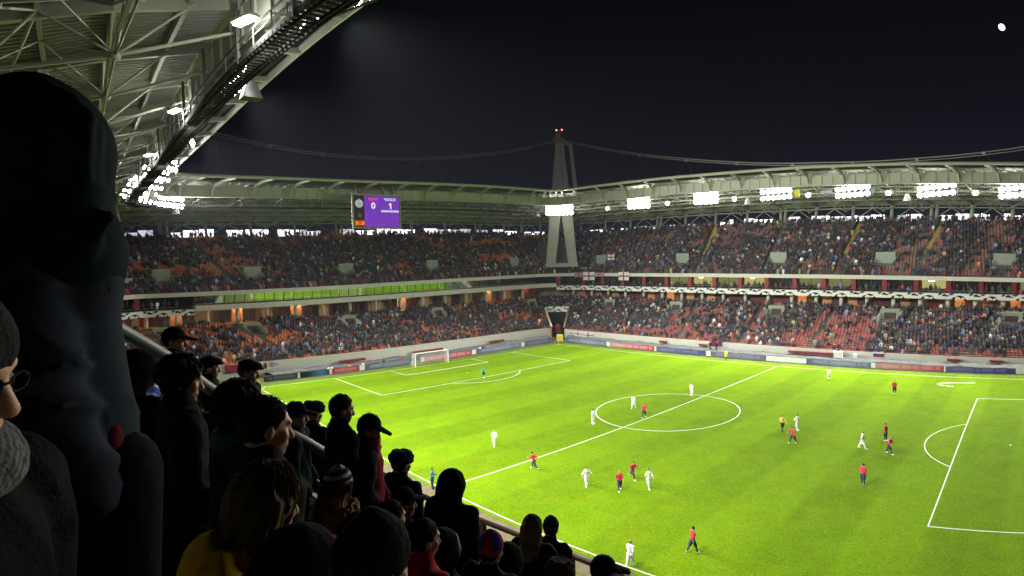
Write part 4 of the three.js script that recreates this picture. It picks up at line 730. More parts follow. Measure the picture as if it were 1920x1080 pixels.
function sdfMesh(f, cell, colorOf) {
  const pad = cell * 2.5, lo = f.lo.map(v => v - pad), n = f.hi.map((v, i) => Math.ceil((v + pad - lo[i]) / cell) + 1), [nx, ny, nz] = n;
  const S = new Float32Array(nx * ny * nz); let k = 0;
  for (let z = 0; z < nz; z++) for (let y = 0; y < ny; y++) for (let x = 0; x < nx; x++) S[k++] = f(lo[0] + x * cell, lo[1] + y * cell, lo[2] + z * cell);
  const id = new Int32Array(nx * ny * nz).fill(-1), pos = [], idx = [], at = (x, y, z) => (z * ny + y) * nx + x;
  for (let z = 0; z < nz - 1; z++) for (let y = 0; y < ny - 1; y++) for (let x = 0; x < nx - 1; x++) {
    const c = [S[at(x, y, z)], S[at(x + 1, y, z)], S[at(x, y + 1, z)], S[at(x + 1, y + 1, z)], S[at(x, y, z + 1)], S[at(x + 1, y, z + 1)], S[at(x, y + 1, z + 1)], S[at(x + 1, y + 1, z + 1)]];
    let m = 0; for (let i = 0; i < 8; i++) if (c[i] < 0) m |= 1 << i; if (m === 0 || m === 255) continue;
    let sx = 0, sy = 0, sz = 0, cnt = 0;
    for (const [a, b] of [[0, 1], [2, 3], [4, 5], [6, 7], [0, 2], [1, 3], [4, 6], [5, 7], [0, 4], [1, 5], [2, 6], [3, 7]]) if ((c[a] < 0) !== (c[b] < 0)) { const t = c[a] / (c[a] - c[b]); sx += (a & 1) + ((b & 1) - (a & 1)) * t; sy += (a >> 1 & 1) + ((b >> 1 & 1) - (a >> 1 & 1)) * t; sz += (a >> 2) + ((b >> 2) - (a >> 2)) * t; cnt++; }
    id[at(x, y, z)] = pos.length / 3; pos.push(lo[0] + (x + sx / cnt) * cell, lo[1] + (y + sy / cnt) * cell, lo[2] + (z + sz / cnt) * cell);
  }
  const quad = (a, b, c, d, flip) => { if (a < 0 || b < 0 || c < 0 || d < 0) return; if (flip) idx.push(a, b, c, a, c, d); else idx.push(a, c, b, a, d, c); };
  for (let z = 1; z < nz - 1; z++) for (let y = 1; y < ny - 1; y++) for (let x = 1; x < nx - 1; x++) {
    const s = S[at(x, y, z)] < 0;
    if (s !== S[at(x + 1, y, z)] < 0) quad(id[at(x, y - 1, z - 1)], id[at(x, y, z - 1)], id[at(x, y, z)], id[at(x, y - 1, z)], s);
    if (s !== S[at(x, y + 1, z)] < 0) quad(id[at(x - 1, y, z - 1)], id[at(x - 1, y, z)], id[at(x, y, z)], id[at(x, y, z - 1)], s);
    if (s !== S[at(x, y, z + 1)] < 0) quad(id[at(x - 1, y - 1, z)], id[at(x, y - 1, z)], id[at(x, y, z)], id[at(x - 1, y, z)], s);
  }
  const g = new THREE.BufferGeometry(); g.setAttribute('position', new THREE.Float32BufferAttribute(pos, 3));
  { const uv = []; for (let i = 0; i < pos.length; i += 3) uv.push(pos[i] * 0.8 + pos[i + 2] * 0.6, pos[i + 1]); g.setAttribute('uv', new THREE.Float32BufferAttribute(uv, 2)); }
  if (colorOf) { const col = []; for (let i = 0; i < pos.length; i += 3) col.push(...colorOf(pos[i], pos[i + 1], pos[i + 2])); g.setAttribute('color', new THREE.Float32BufferAttribute(col, 3)); }
  g.setIndex(idx); g.computeVertexNormals(); return g;
}
// joints of a figure that looks along +z
function limb(root, l1, l2, swing, bend, out = 0) { const a = [root[0] + l1 * Math.sin(out), root[1] - l1 * Math.cos(swing) * Math.cos(out), root[2] + l1 * Math.sin(swing)], t = swing - bend; return [root, a, [a[0] + l2 * Math.sin(out * 0.6), a[1] - l2 * Math.cos(t) * Math.cos(out * 0.6), a[2] + l2 * Math.sin(t)]]; }

// ------------------------------------------------------------------ players
function playerGeo(P) {
  const hip = [0, 0.93, 0], ln = P.lean ?? 0.05, up = (h, x = 0, f = 0) => [x, hip[1] + h * Math.cos(ln) - f * Math.sin(ln), hip[2] + h * Math.sin(ln) + f * Math.cos(ln)];
  const legs = [limb([-0.1, 0.9, 0], 0.43, 0.44, P.l[0], P.l[1], -0.06), limb([0.1, 0.9, 0], 0.43, 0.44, P.r[0], P.r[1], 0.06)];
  const arms = [limb(up(0.5, -0.19), 0.29, 0.27, P.al[0], P.al[1], -(P.al[2] ?? 0.2)), limb(up(0.5, 0.19), 0.29, 0.27, P.ar[0], P.ar[1], P.ar[2] ?? 0.2)];
  const low = Math.min(legs[0][2][1], legs[1][2][1]) - 0.05;
  const feet = legs.map(l => cap(l[2], [l[2][0], l[2][1] - 0.02, l[2][2] + 0.16], 0.045, 0.035));
  const hd = up(0.78, 0, 0.03), body = [cap(up(0), up(0.48), 0.14, 0.15, 0.75), cap(up(0.5), up(0.66), 0.055, 0.05), ell(hd, [0.08, 0.115, 0.1]), ell([hd[0], hd[1] - 0.03, hd[2] + 0.09], [0.02, 0.025, 0.03]), ...legs.flatMap(l => [cap(l[0], l[1], 0.085, 0.06), cap(l[1], l[2], 0.058, 0.042)]), ...feet, ...arms.flatMap(a => [cap(a[0], a[1], 0.05, 0.04), cap(a[1], a[2], 0.04, 0.03), ell([a[2][0], a[2][1] - 0.05, a[2][2] + 0.02], [0.025, 0.06, 0.035])])];
  const c = 0.026, fix = g => g.translate(0, -low, 0);
  return {
    body: fix(sdfMesh(uni(body, 0.04), c)),
    shirt: fix(sdfMesh(uni([cap(up(0.0), up(0.46), 0.165, 0.185, 0.74), cap(up(0.5, -0.15), up(0.5, 0.15), 0.075, 0.075), ...arms.flatMap(a => [cap(a[0], a[1], 0.085, 0.068), cap(a[1], a[1].map((v, i) => lerp(v, a[2][i], P.sleeve ?? 0.2)), 0.065, 0.05)])], 0.05), c)),
    shorts: fix(sdfMesh(uni([cap([-0.07, 0.93, 0], [0.07, 0.93, 0], 0.14, 0.14, 0.85), ...legs.map(l => cap(l[0], l[0].map((v, i) => lerp(v, l[1][i], 0.85)), 0.125, 0.12))], 0.05), c)),
    socks: fix(sdfMesh(uni(legs.map(l => cap(l[0].map((v, i) => lerp(l[1][i], l[2][i], 0.12)), l[2], 0.07, 0.052)), 0.02), c)),
    boots: fix(sdfMesh(uni(feet.map((f, i) => cap(legs[i][2], [legs[i][2][0], legs[i][2][1] - 0.02, legs[i][2][2] + 0.17], 0.056, 0.045)), 0.02), c)),
    hair: fix(sdfMesh(cutBy(ell([hd[0], hd[1] + 0.02, hd[2] - 0.015], [0.088, 0.11, 0.105]), (x, y, z) => (z - hd[2]) * 0.8 - (y - hd[1]) * 0.6 - 0.02), 0.02)),
  };
}
const poses = {
  stand: playerGeo({ l: [-0.03, 0], r: [0.06, 0.02], al: [0.05, -0.25], ar: [0.05, -0.2] }),
  walk: playerGeo({ lean: 0.06, l: [0.38, 0.12], r: [-0.3, 0.25], al: [-0.4, -0.4], ar: [0.45, -0.5] }),
  run: playerGeo({ lean: 0.28, l: [0.85, 0.75], r: [-0.55, 0.7], al: [-0.8, -1.3, 0.3], ar: [0.7, -1.2, 0.3] }),
  wide: playerGeo({ lean: 0.2, l: [0.5, 0.35], r: [-0.35, 0.15], al: [0.2, -0.6, 0.7], ar: [0.1, -0.6, 0.75] }),
  hips: playerGeo({ lean: 0.04, l: [0.1, 0.05], r: [-0.08, 0.02], al: [-0.3, -1.1, 0.5], ar: [-0.3, -1.1, 0.5] }),
  jacket: playerGeo({ lean: 0.02, l: [0.02, 0], r: [-0.02, 0], al: [0.2, -1.5, 0.15], ar: [0.2, -1.4, 0.15], sleeve: 0.9 }),
};
const K = { skin: std(0.45, 0.26, 0.17, 0.7), white: std(0.85, 0.85, 0.85, 0.8), red: std(0.6, 0.02, 0.06, 0.8), navy: std(0.03, 0.03, 0.07, 0.8), black: std(0.02, 0.02, 0.02, 0.8), yellow: std(0.75, 0.62, 0.08, 0.8), green: std(0.03, 0.35, 0.25, 0.8), teal: std(0.03, 0.16, 0.2, 0.8), hairD: std(0.03, 0.02, 0.015, 0.9), hairL: std(0.3, 0.2, 0.09, 0.9), bib: std(0.75, 0.25, 0.06, 0.8) };
{ const t = noiseTex(64, (u) => Math.floor(u * 8) % 2 ? [1, 1, 1] : [0.12, 0.4, 1.2]); K.striped = std(0.6, 0.02, 0.06, 0.8); }
function player(pose, x, z, turn, kit, hair, name, label, cat, group) {
  const t = thing(name, label, cat, V(x, 0.004, z), group), G = poses[pose]; t.rotation.y = turn;
  part('body', G.body, K.skin, t); part('shirt', G.shirt, K[kit[0]], t); part('shorts', G.shorts, K[kit[1]], t); part('socks', G.socks, K[kit[2]], t); part('boots', G.boots, kit[3] ? K[kit[3]] : K.white, t); part('hair', G.hair, K[hair], t);
  return t;
}
const WH = ['white', 'white', 'white', 'white'], RD = ['red', 'navy', 'navy', 'white'], gw = 'footballers in white kit', gr = 'footballers in red and navy kit';
[['walk', -3.51, 25.51, 1.2, 'white kit player alone in the near left half between touchline and circle'], ['stand', -1.17, 12.15, 1.6, 'white kit player on the left edge of the centre circle'], ['walk', -1.91, 3.25, 0.2, 'white kit player inside the centre circle behind the red kit player'], ['stand', -0.13, -7.74, -0.1, 'white kit player at the top of the centre circle near the halfway line'], ['walk', 9.49, -30.81, 0.3, 'white kit player farthest away near the far touchline'], ['hips', 16.88, -1.48, 1.2, 'white kit player standing between the referee and a red kit player'], ['walk', 23.91, 0.21, 1.9, 'white kit player left of the two close red kit players outside the right penalty area'], ['wide', 10.65, 26.72, 1.0, 'white kit player with legs apart, left of the group of four in the near half'], ['walk', 14.81, 23.4, 1.1, 'white kit player at the right of the group of four in the near half'], ['walk', 21.4, 34.71, 3.4, 'white kit player walking along the near touchline at the bottom']]
  .forEach(([p, x, z, r, l], i) => player(p, x, z, r, WH, i % 3 ? 'hairD' : 'hairL', 'footballer', l, 'person', gw));
[['run', 4.53, 27.21, -1.4, 'red kit player running along the halfway line in the near half'], ['walk', 1.6, 5.79, 0.4, 'red kit player inside the centre circle beside the halfway line'], ['walk', 13.32, 25.52, 0.9, 'red kit player in front of the running red kit player in the near half'], ['run', 12.51, 22.66, 1.4, 'red kit player running between two team mates in the near half'], ['wide', 18.38, 3.22, -0.5, 'red kit player just in front of the referee'], ['stand', 24.71, -4.06, 1.4, 'red kit player, rear one of the close pair outside the right penalty area'], ['wide', 26.22, 0.15, 1.5, 'red kit player, front one of the close pair outside the right penalty area'], ['stand', 27.06, 10.09, 2.8, 'red kit player alone below the close pair, outside the penalty arc'], ['stand', 19.29, -26.99, 0.2, 'red kit player alone near the curved white mark by the far touchline'], ['walk', 23.15, 30.22, 2.6, 'red kit player nearest the camera at the bottom of the pitch']]
  .forEach(([p, x, z, r, l], i) => player(p, x, z, r, RD, i % 4 === 2 ? 'hairL' : 'hairD', 'footballer', l, 'person', gr));
player('walk', 15.8, -0.18, 0.9, ['yellow', 'black', 'black', 'black'], 'hairD', 'referee', 'referee in a yellow shirt and black shorts right of the centre circle', 'person');
player('walk', -10.51, -36.41, 0.6, ['yellow', 'yellow', 'black', 'black'], 'hairD', 'assistant_referee', 'assistant referee in yellow walking along the far touchline boards', 'person');
player('hips', -32.24, 4.16, 1.3, ['green', 'black', 'green', 'white'], 'hairD', 'goalkeeper', 'goalkeeper in green standing at the edge of the left penalty area', 'person');
player('jacket', 1.46, 36.67, 2.2, ['teal', 'navy', 'navy', 'black'], 'hairD', 'coach', 'person in a teal jacket with folded arms at the near touchline', 'person');
// people behind the boards
[[26.7, 'white', 'first of two in white left of the red board'], [27.3, 'white', 'second of two in white left of the red board'], [30.6, 'bib', 'in an orange bib above the red board'], [33.1, 'white', 'in white just right of the white square board'], [34.6, 'red', 'in red left of the goal'], [37.2, 'navy', 'in navy left of the goal'], [40.4, 'red', 'in red close to the goal net'], [58.4, 'white', 'in white right of the goal'], [59.2, 'navy', 'in navy right of the goal'], [60.3, 'bib', 'in an orange bib right of the goal']].forEach(([s, c, l]) => {
  const t = thing('photographer', `seated pitchside photographer ${l}`, 'person', rp(s, 5.4, 0.05)); t.rotation.y = facing(s, 5);
  part('body', merge([sitBody]), K[c], t); part('head', headGeo.clone().translate(0, 1.17, 0.03), K.skin, t); part('hat', hatGeo.clone().translate(0, 1.17, 0.03), K.black, t);
});
[[148.3, 8.2, 1.75, 'navy', 'camera_operator', 'dark camera operator on the white post at the far wall'], [123.9, 7.6, 0.6, 'black', 'steward', 'left of two dark stewards below the small blue and red banner'], [125.2, 7.6, 0.6, 'black', 'steward', 'right of two dark stewards below the small blue and red banner'], [79.5, 8.0, 0.5, 'bib', 'steward', 'steward in orange at the left mouth of the corner tunnel'], [76, 10.5, 2.6, 'bib', 'steward', 'steward in orange on the front seats left of the tunnel'], [103, 10.5, 2.2, 'bib', 'steward', 'steward in orange on the front seats right of the tunnel']].forEach(([s, o, y, c, n, l]) => {
  const t = thing(n, l, 'person', rp(s, o, y)); t.rotation.y = facing(s, o);
  part('body', merge([standBody]), K[c], t); part('head', headGeo.clone().translate(0, 1.6, 0.03), K.skin, t); part('hat', hatGeo.clone().translate(0, 1.6, 0.03), K.black, t);
});
{ const o = part('camera_post', merge([bx(1.4, 1.9, 1, 0, 0.9, 0), bx(0.5, 1.7, 0.5, 2.6, 0.7, 0)]).rotateY(yawAt(148.3, 8)).translate(...rp(148.3, 8.1, 0).toArray()), M.white); tag(o, 'white camera post against the far wall', 'post'); }

// ------------------------------------------------------------------ near stand: the steps under the foreground spectators
const floorAt = z => 14.1 + 0.48 * Math.floor((z - 56.8) / 0.8);
{
  const t = thing('grandstand', 'dark near side terrace steps under the foreground spectators', 'grandstand');
  for (let k = 0; k < 14; k++) part('step', bx(26, 1.2, 0.82, 37, 14.1 + 0.48 * k - 0.6, 56.8 + 0.8 * (k + 0.5)), M.concrete, t);
  part('front_edge', bx(26, 0.9, 0.35, 37, 13.6, 56.6), M.concrete, t);
}
{ // dark red front rail
  const t = thing('safety_rail', 'dark red steel safety rail along the front of the near terrace', 'railing');
  const P = [[27.5, 57.3], [29.5, 57.45], [31.8, 57.52], [33.6, 57.55], [35.5, 57.37], [37.5, 57.11], [38.4, 56.97], [40.5, 56.7], [43, 56.4], [46, 56.1]];
  const mat = std(0.1, 0.018, 0.022, 0.45);
  for (let i = 0; i + 1 < P.length; i++) { part('top_rail', bar(V(P[i][0], 15.2, P[i][1]), V(P[i + 1][0], 15.2, P[i + 1][1]), 0.07, 0.06), mat, t); }
  for (let i = 0; i < P.length; i++) for (const k of i + 1 < P.length ? [0, 0.5] : [0]) { const x = lerp(P[i][0], (P[i + 1] ?? P[i])[0], k), z = lerp(P[i][1], (P[i + 1] ?? P[i])[1], k), w = k ? 0.045 : 0.09; part('post', bx(w, 1.2, w, x, 14.58, z), mat, t); }
}
{ // thick round handrail across the steps
  const t = thing('handrail', 'thick round grey green handrail sloping down behind the nearest spectators', 'handrail'), m = std(0.13, 0.15, 0.11, 0.5);
  const c = new THREE.CatmullRomCurve3([V(39.252, 19.874, 63.459), V(39.076, 19.729, 63.292), V(38.818, 19.423, 62.926), V(38.629, 19.062, 62.562), V(38.517, 18.688, 62.112), V(38.481, 18.382, 61.721), V(38.404, 18.086, 61.376), V(38.2, 17.2, 60.3)]);
  part('rail', new THREE.TubeGeometry(c, 60, 0.046, 14), m, t);
  for (const u of [0.08, 0.36, 0.66, 0.95]) { const p = c.getPoint(u); part('post', pipe(V(p.x, floorAt(p.z), p.z), p, 0.035, 8), m, t); }
  part('lower_rail', pipe(V(38.6, 19.45, 63.6), V(38.95, 19.44, 63.1), 0.03, 8), m, t);
}

// ------------------------------------------------------------------ foreground spectators
function headGeoOf(cell, o = {}) { // bare head looking along +z, its middle at 0, 0, 0
  const f = uni([ell([0, 0.015, -0.008], [0.077, 0.1, 0.098]), ell([0, -0.062, 0.028], [0.056, 0.066, 0.066]), ell([0, -0.108, 0.072], [0.022, 0.018, 0.02]), cap([0, 0.0, 0.092], [0, -0.042, 0.112], 0.009, 0.0145), ell([0, 0.022, 0.082], [0.05, 0.012, 0.016]), cap([-0.018, -0.074, 0.086], [0.018, -0.074, 0.086], 0.008, 0.008), ell([-0.042, -0.035, 0.062], [0.024, 0.026, 0.024]), ell([0.042, -0.035, 0.062], [0.024, 0.026, 0.024]), cap([0, -0.05, -0.02], [0, -0.12, -0.03], 0.054, 0.052)], 0.022);
  const ears = [-1, 1].map(s => ell([s * 0.08, -0.018, -0.008], [0.012, 0.032, 0.02])), eyeCut = [-1, 1].map(s => ell([s * 0.033, -0.004, 0.096], [0.02, 0.011, 0.014]));
  const g = withB((x, y, z) => { let d = f(x, y, z); for (const e of ears) d = sminP(d, e(x, y, z), 0.012); for (const e of eyeCut) d = Math.max(d, -e(x, y, z)); const m = Math.abs(y + 0.0745) < 0.02 ? Math.hypot((y + 0.0745) * 1, z - 0.096) - 0.0018 + Math.max(0, Math.abs(x) - 0.02) : 1; return Math.max(d, -m); }, { lo: [-0.1, -0.25, -0.12], hi: [0.1, 0.125, 0.135] });
  return sdfMesh(g, cell);
}
const headNear = headGeoOf(0.0045), headFar = headGeoOf(0.008);
const faceCut = (k = 0.02, low = -0.02) => (x, y, z) => Math.max(Math.min(z * 0.9 - y * 0.45 - k, 1), -(y - low) * 0.8 + (z < -0.01 ? -0.06 : 0) - 0.0);
const H = { // hats and hair in head space
  short: c => sdfMesh(rough(cutBy(ell([0, 0.018, -0.014], [0.086, 0.109, 0.106]), (x, y, z) => Math.max(z * 0.85 - (y - 0.03) * 0.6 - 0.035, -(y + 0.085 - Math.max(0, z + 0.02) * 0.9))), 0.007, 60, 0.4), c),
  tousled: c => sdfMesh(rough(cutBy(ell([0, 0.025, -0.016], [0.104, 0.125, 0.122]), (x, y, z) => Math.max(z * 0.85 - (y - 0.02) * 0.55 - 0.05, -(y + 0.11 - Math.max(0, z + 0.02) * 0.9))), 0.022, 36, 0.5), c),
  long: c => sdfMesh(rough(cutBy(uni([ell([0, 0.02, -0.016], [0.1, 0.118, 0.115]), cap([-0.06, -0.02, -0.04], [-0.085, -0.26, -0.06], 0.06, 0.045), cap([0.06, -0.02, -0.04], [0.085, -0.26, -0.05], 0.06, 0.045), cap([0, 0, -0.06], [0, -0.27, -0.1], 0.085, 0.07)], 0.05), (x, y, z) => z * 0.85 - y * 0.45 - 0.05), 0.016, 46, 0.16), c),
  underhat: c => sdfMesh(rough(cutBy(uni([ell([0, 0.0, -0.02], [0.09, 0.1, 0.1]), cap([-0.06, -0.02, -0.04], [-0.085, -0.24, -0.06], 0.055, 0.045), cap([0.06, -0.02, -0.04], [0.085, -0.24, -0.05], 0.055, 0.045), cap([0, -0.02, -0.06], [0, -0.24, -0.09], 0.08, 0.07)], 0.05), (x, y, z) => Math.max(z * 0.85 - y * 0.45 - 0.05, y + 0.03 - z * 0.2)), 0.014, 46, 0.16), c),
  beanie: (c, col) => sdfMesh(rough(cutBy(uni([ell([0, 0.035, -0.012], [0.095, 0.112, 0.113]), cap([0, 0.115, -0.02], [0, 0.135, -0.03], 0.03, 0.02)], 0.04), (x, y, z) => -(y - 0.01 - z * 0.28 + 0.03)), 0.004, 60, 0.3), c, col),
  cap: c => sdfMesh(uni([cutBy(ell([0, 0.03, -0.012], [0.088, 0.1, 0.108]), (x, y, z) => -(y - 0.03)), cap([-0.03, 0.045, 0.1], [-0.02, 0.03, 0.175], 0.05, 0.035, 1), cap([0.03, 0.045, 0.1], [0.02, 0.03, 0.175], 0.05, 0.035, 1)].map((f, i) => i ? withB((x, y, z) => Math.max(f(x, y, z), Math.abs(y - 0.048 + (z - 0.09) * 0.22 + x * x * 3) - 0.006), f) : f), 0.01), c),
  flatcap: c => sdfMesh(uni([ell([0, 0.078, 0.0], [0.108, 0.042, 0.125]), ell([0, 0.055, 0.1], [0.075, 0.012, 0.05]), cutBy(ell([0, 0.03, -0.012], [0.088, 0.098, 0.106]), (x, y, z) => -(y - 0.035))], 0.02), c),
  fur: c => sdfMesh(rough(uni([cutBy(ell([0, 0.05, -0.008], [0.115, 0.11, 0.125]), (x, y, z) => Math.max(-(y - 0.012), y - 0.125)), ell([0, 0.05, -0.008], [0.118, 0.05, 0.128])], 0.03), 0.012, 40), c),
  hood: (c, col) => sdfMesh(rough(uni([withB((x, y, z) => { const d = ell([0, 0.01, -0.03], [0.128, 0.152, 0.145])(x, y, z), e = ell([0, -0.015, 0.11], [0.085, 0.12, 0.12])(x, y, z); return Math.max(d, -e); }, { lo: [-0.13, -0.15, -0.18], hi: [0.13, 0.17, 0.12] }), cap([0, -0.1, -0.06], [0, -0.24, -0.06], 0.13, 0.16, 0.85)], 0.05), 0.008, 16), c, col),
};
const clothBump = noiseTex(256, (u, v) => { const a = tnoise(u, v, 16, 61) * 0.45 + tnoise(u, v, 64, 62) * 0.3 + tnoise(u, v, 128, 63) * 0.25; return [a, a, a]; }); clothBump.repeat.set(2.5, 2.5);
const hairBump = noiseTex(256, (u, v) => { const a = tnoise(u, v * 0.125, 128, 71) * 0.6 + tnoise(u, v * 0.25, 64, 72) * 0.4; return [a, a, a]; }); hairBump.repeat.set(4, 4);
const DIM = 0.5; // dark winter cloth
const skinTex = noiseTex(128, (u, v) => { const a = tnoise(u, v, 8, 81) * 0.5 + tnoise(u, v, 32, 82) * 0.3 + tnoise(u, v, 64, 83) * 0.2; return [0.82 + 0.2 * a, 0.68 + 0.34 * a, 0.64 + 0.36 * a]; }); skinTex.repeat.set(7, 7);
const fgMat = (c, r = 0.9, bump = clothBump, k = 0.004) => new THREE.MeshPhysicalMaterial({ color: rgb(...c), roughness: r, specularIntensity: 0.06, bumpMap: bump, bumpScale: k });
const dim = c => c && c.map(v => v * (Math.max(...c) < 0.06 ? DIM : 1));
const vcMat = new THREE.MeshPhysicalMaterial({ vertexColors: true, roughness: 0.95, specularIntensity: 0.06, bumpMap: clothBump, bumpScale: 0.005 });
const CAM_AZ = -0.8522;
const folds = (f, amp, ph) => withB((x, y, z) => { const d = f(x, y, z); if (Math.abs(d) > 0.05) return d; const w = n3(x * 5 + ph, y * 4, z * 5) * 5, a = Math.abs(Math.sin(x * 16 + y * 13 + w + ph)), b = n3(x * 21 + ph, y * 13, z * 21); return d + amp * (a - 0.6) + amp * 0.8 * (b - 0.5); }, f);
function strands(kind, n) { // loose locks lying on and leaving the hair's surface
  const g = [], long = kind === 'long' || kind === 'underhat', R = kind === 'short' ? [0.088, 0.11, 0.107] : [0.102, 0.12, 0.118];
  for (let i = 0; i < n; i++) {
    const th = rr(-2.7, 2.7) + Math.PI, ph0 = kind === 'underhat' ? rr(1.3, 1.7) : rr(0.12, 1.45), len = long ? rr(0.7, 1.3) : kind === 'short' ? rr(0.12, 0.25) : rr(0.35, 0.8), k0 = rr(0.97, 1.06), sw = rr(-0.35, 0.35), out = kind === 'tousled' ? rr(0, 0.16) : rr(-0.01, 0.07);
    const P = []; for (let j = 0; j <= 4; j++) { const u = j / 4, ph = Math.min(ph0 + len * u * 1.1, 1.75), drop = long ? Math.max(0, ph0 + len * u * 1.5 - 1.75) * 0.16 : 0, k = k0 + out * u * u, t = th + sw * u * u; P.push(V(R[0] * k * Math.sin(ph) * Math.sin(t) * (1 - drop * 0.4), 0.02 + R[1] * k * Math.cos(ph) - drop, -0.015 + R[2] * k * Math.sin(ph) * Math.cos(t) - drop * 0.2)); }
    if (P[2].z > 0.055 && P[2].y < 0.07) continue;
    for (let j = 0; j < 4; j++) g.push(pipe(P[j], P[j + 1], 0.0022 - 0.0004 * j, 3, 0.0022 - 0.0004 * (j + 1)));
  }
  return merge(g);
}
function foreground(o) {
  const [x, y, z] = o.at, fl = floorAt(z), hh = y - fl, near = o.near, t = thing('person', o.label, 'person', V(x, fl, z));
  const az = CAM_AZ + (o.turn ?? 40) * Math.PI / 180; t.rotation.y = Math.atan2(Math.sin(az), -Math.cos(az));
  const seated = hh < 1.28, hip = seated ? Math.max(0.3, hh - 0.72) : hh - 0.75, sh = hh - 0.235, W = o.wide ?? 1, lean = o.lean ?? 0.03, S = (px, py, pz) => [px * W, py, pz + (py - hip) * lean - (hh - hip) * lean];
  const fw = o.armF ?? 0.14;
  let arms = [[S(-0.185, sh, 0), S(-0.25, sh - 0.29, -0.01), S(-0.17, sh - 0.47, fw)], [S(0.185, sh, 0), S(0.25, sh - 0.29, -0.01), S(0.17, sh - 0.47, fw)]];
  if (o.arms) arms = o.arms.map((a, i) => a ? a : arms[i]);
  const legs = seated ? [[[-0.1, hip, 0], [-0.12, hip + 0.02, 0.42], [-0.12, 0.08, 0.46]], [[0.1, hip, 0], [0.12, hip + 0.02, 0.42], [0.12, 0.08, 0.46]]] : [[[-0.1, hip, 0], [-0.11, hip * 0.52, 0.03], [-0.11, 0.08, 0]], [[0.1, hip, 0], [0.11, hip * 0.52, 0.03], [0.11, 0.08, 0]]];
  const head = (near ? headNear : headFar).clone(), nodM = new THREE.Matrix4().makeRotationFromEuler(new THREE.Euler(o.nod ?? 0.15, (o.look ?? 0) * Math.PI / 180, o.tilt ?? 0, 'YXZ')).setPosition(0, hh, 0);
  const inner = sdfMesh(uni([cap(S(0, hip, 0), S(0, sh - 0.1, -0.01), 0.15, 0.15, 0.68), cap(S(0, sh - 0.05, -0.02), V(0, -0.11, -0.03).applyMatrix4(nodM).toArray(), 0.06, 0.053), ...arms.flatMap(a => [cap(a[0], a[1], 0.05, 0.042), cap(a[1], a[2], 0.042, 0.03)]), ...legs.flatMap(l => [cap(l[0], l[1], 0.08, 0.06), cap(l[1], l[2], 0.06, 0.04)])], 0.05), 0.03);
  const hands = o.hands === false ? [] : arms.map((a, i) => handGeo().applyMatrix4(new THREE.Matrix4().makeBasis(V(1, 0, 0), V(0, 1, 0), V(0, 0, 1))).applyMatrix4(aim(a[1], a[2])).translate(...a[2]));
  part('body', merge([head.applyMatrix4(nodM), inner, ...hands].map(g => { return clean(g); })), Object.assign(fgMat(o.skin ?? [0.36, 0.21, 0.14], 0.55, clothBump, 0.0008), { map: skinTex, specularIntensity: 0.5 }), t);
  const cell = near ? 0.011 : 0.017, ph = x * 7 + z * 3;
  const coat = [cap(S(0, hip - (seated ? 0 : 0.16), 0), S(0, sh - 0.1, -0.01), 0.2 * W, 0.19 * W, 0.7), cap(S(-0.15, sh, -0.015), S(0.15, sh, -0.015), 0.088, 0.088), cap(S(0, sh + 0.0, -0.02), [0, hh - 0.115, -0.028], 0.1, o.collar ?? 0.078), ...arms.flatMap(a => [cap(a[0], a[1], 0.088 * W, 0.07), cap(a[1], a[2].map((v, i) => lerp(a[1][i], v, 0.93)), 0.07, 0.05)])];
  part('coat', sdfMesh(folds(uni(coat, 0.035), o.wrinkle ?? 0.012, ph), cell, o.coatCol), o.coatCol ? vcMat : fgMat(dim(o.coat ?? [0.012, 0.012, 0.014]), 0.85), t, o.coatLabel);
  part('trousers', sdfMesh(uni(legs.flatMap(l => [cap(l[0], l[1], 0.115, 0.085), cap(l[1], l[2], 0.085, 0.065)]), 0.04), 0.025), fgMat([0.005, 0.005, 0.006]), t);
  for (const l of legs) part('shoe', sdfMesh(cap([l[2][0], 0.05, l[2][2]], [l[2][0], 0.04, l[2][2] + 0.16], 0.055, 0.04), 0.02), fgMat([0.015, 0.013, 0.012], 0.5), t);
  const hc = near ? 0.0055 : 0.009;
  if (o.hair) part('hair', merge([H[o.hair[0]](hc), strands(o.hair[0], near ? 520 : 160)]).applyMatrix4(nodM), fgMat(o.hair[1], 0.7, hairBump, 0.012), t);
  if (o.hat) part(o.hat[0] === 'hood' ? 'hood' : 'hat', H[o.hat[0]](hc, o.hat[2]).applyMatrix4(nodM), o.hat[2] ? vcMat : fgMat(dim(o.hat[1]), 0.95), t, o.hat[3]);
  if (o.hoodDown) part('hood', sdfMesh((o.bigHood ? f => folds(f, 0.022, 1) : f => rough(f, o.hoodFur ? 0.022 : 0.01, o.hoodFur ? 40 : 14))(uni([withB((px, py, pz) => { const d = Math.hypot(Math.hypot(px, (pz + 0.03) * 1.05) - 0.115, (py - (sh + 0.075)) * 0.9) - 0.055; return Math.max(d, pz - 0.085); }, { lo: [-0.19, sh, -0.22], hi: [0.19, sh + 0.15, 0.1] }), ell([0, sh + 0.02, o.bigHood ? -0.2 : -0.15], o.bigHood ? [0.19, 0.15, 0.09] : [0.13, 0.11, 0.06])], 0.05)), hc * 1.4), fgMat(o.hoodDown, 0.95), t);
  if (o.scarf) part('scarf', sdfMesh(rough(withB((px, py, pz) => Math.hypot(Math.hypot(px, pz + 0.02) - 0.085, (py - (sh + 0.085)) * 0.75) - 0.04, { lo: [-0.14, sh + 0.02, -0.16], hi: [0.14, sh + 0.15, 0.12] }), 0.008, 22), hc * 1.3, o.scarf), vcMat, t);
  return { t, hh, sh, nodM };
}
const aim = (a, b) => new THREE.Matrix4().makeRotationFromQuaternion(new THREE.Quaternion().setFromUnitVectors(V(0, -1, 0), V(b[0] - a[0], b[1] - a[1], b[2] - a[2]).normalize()));
let _hand = null;
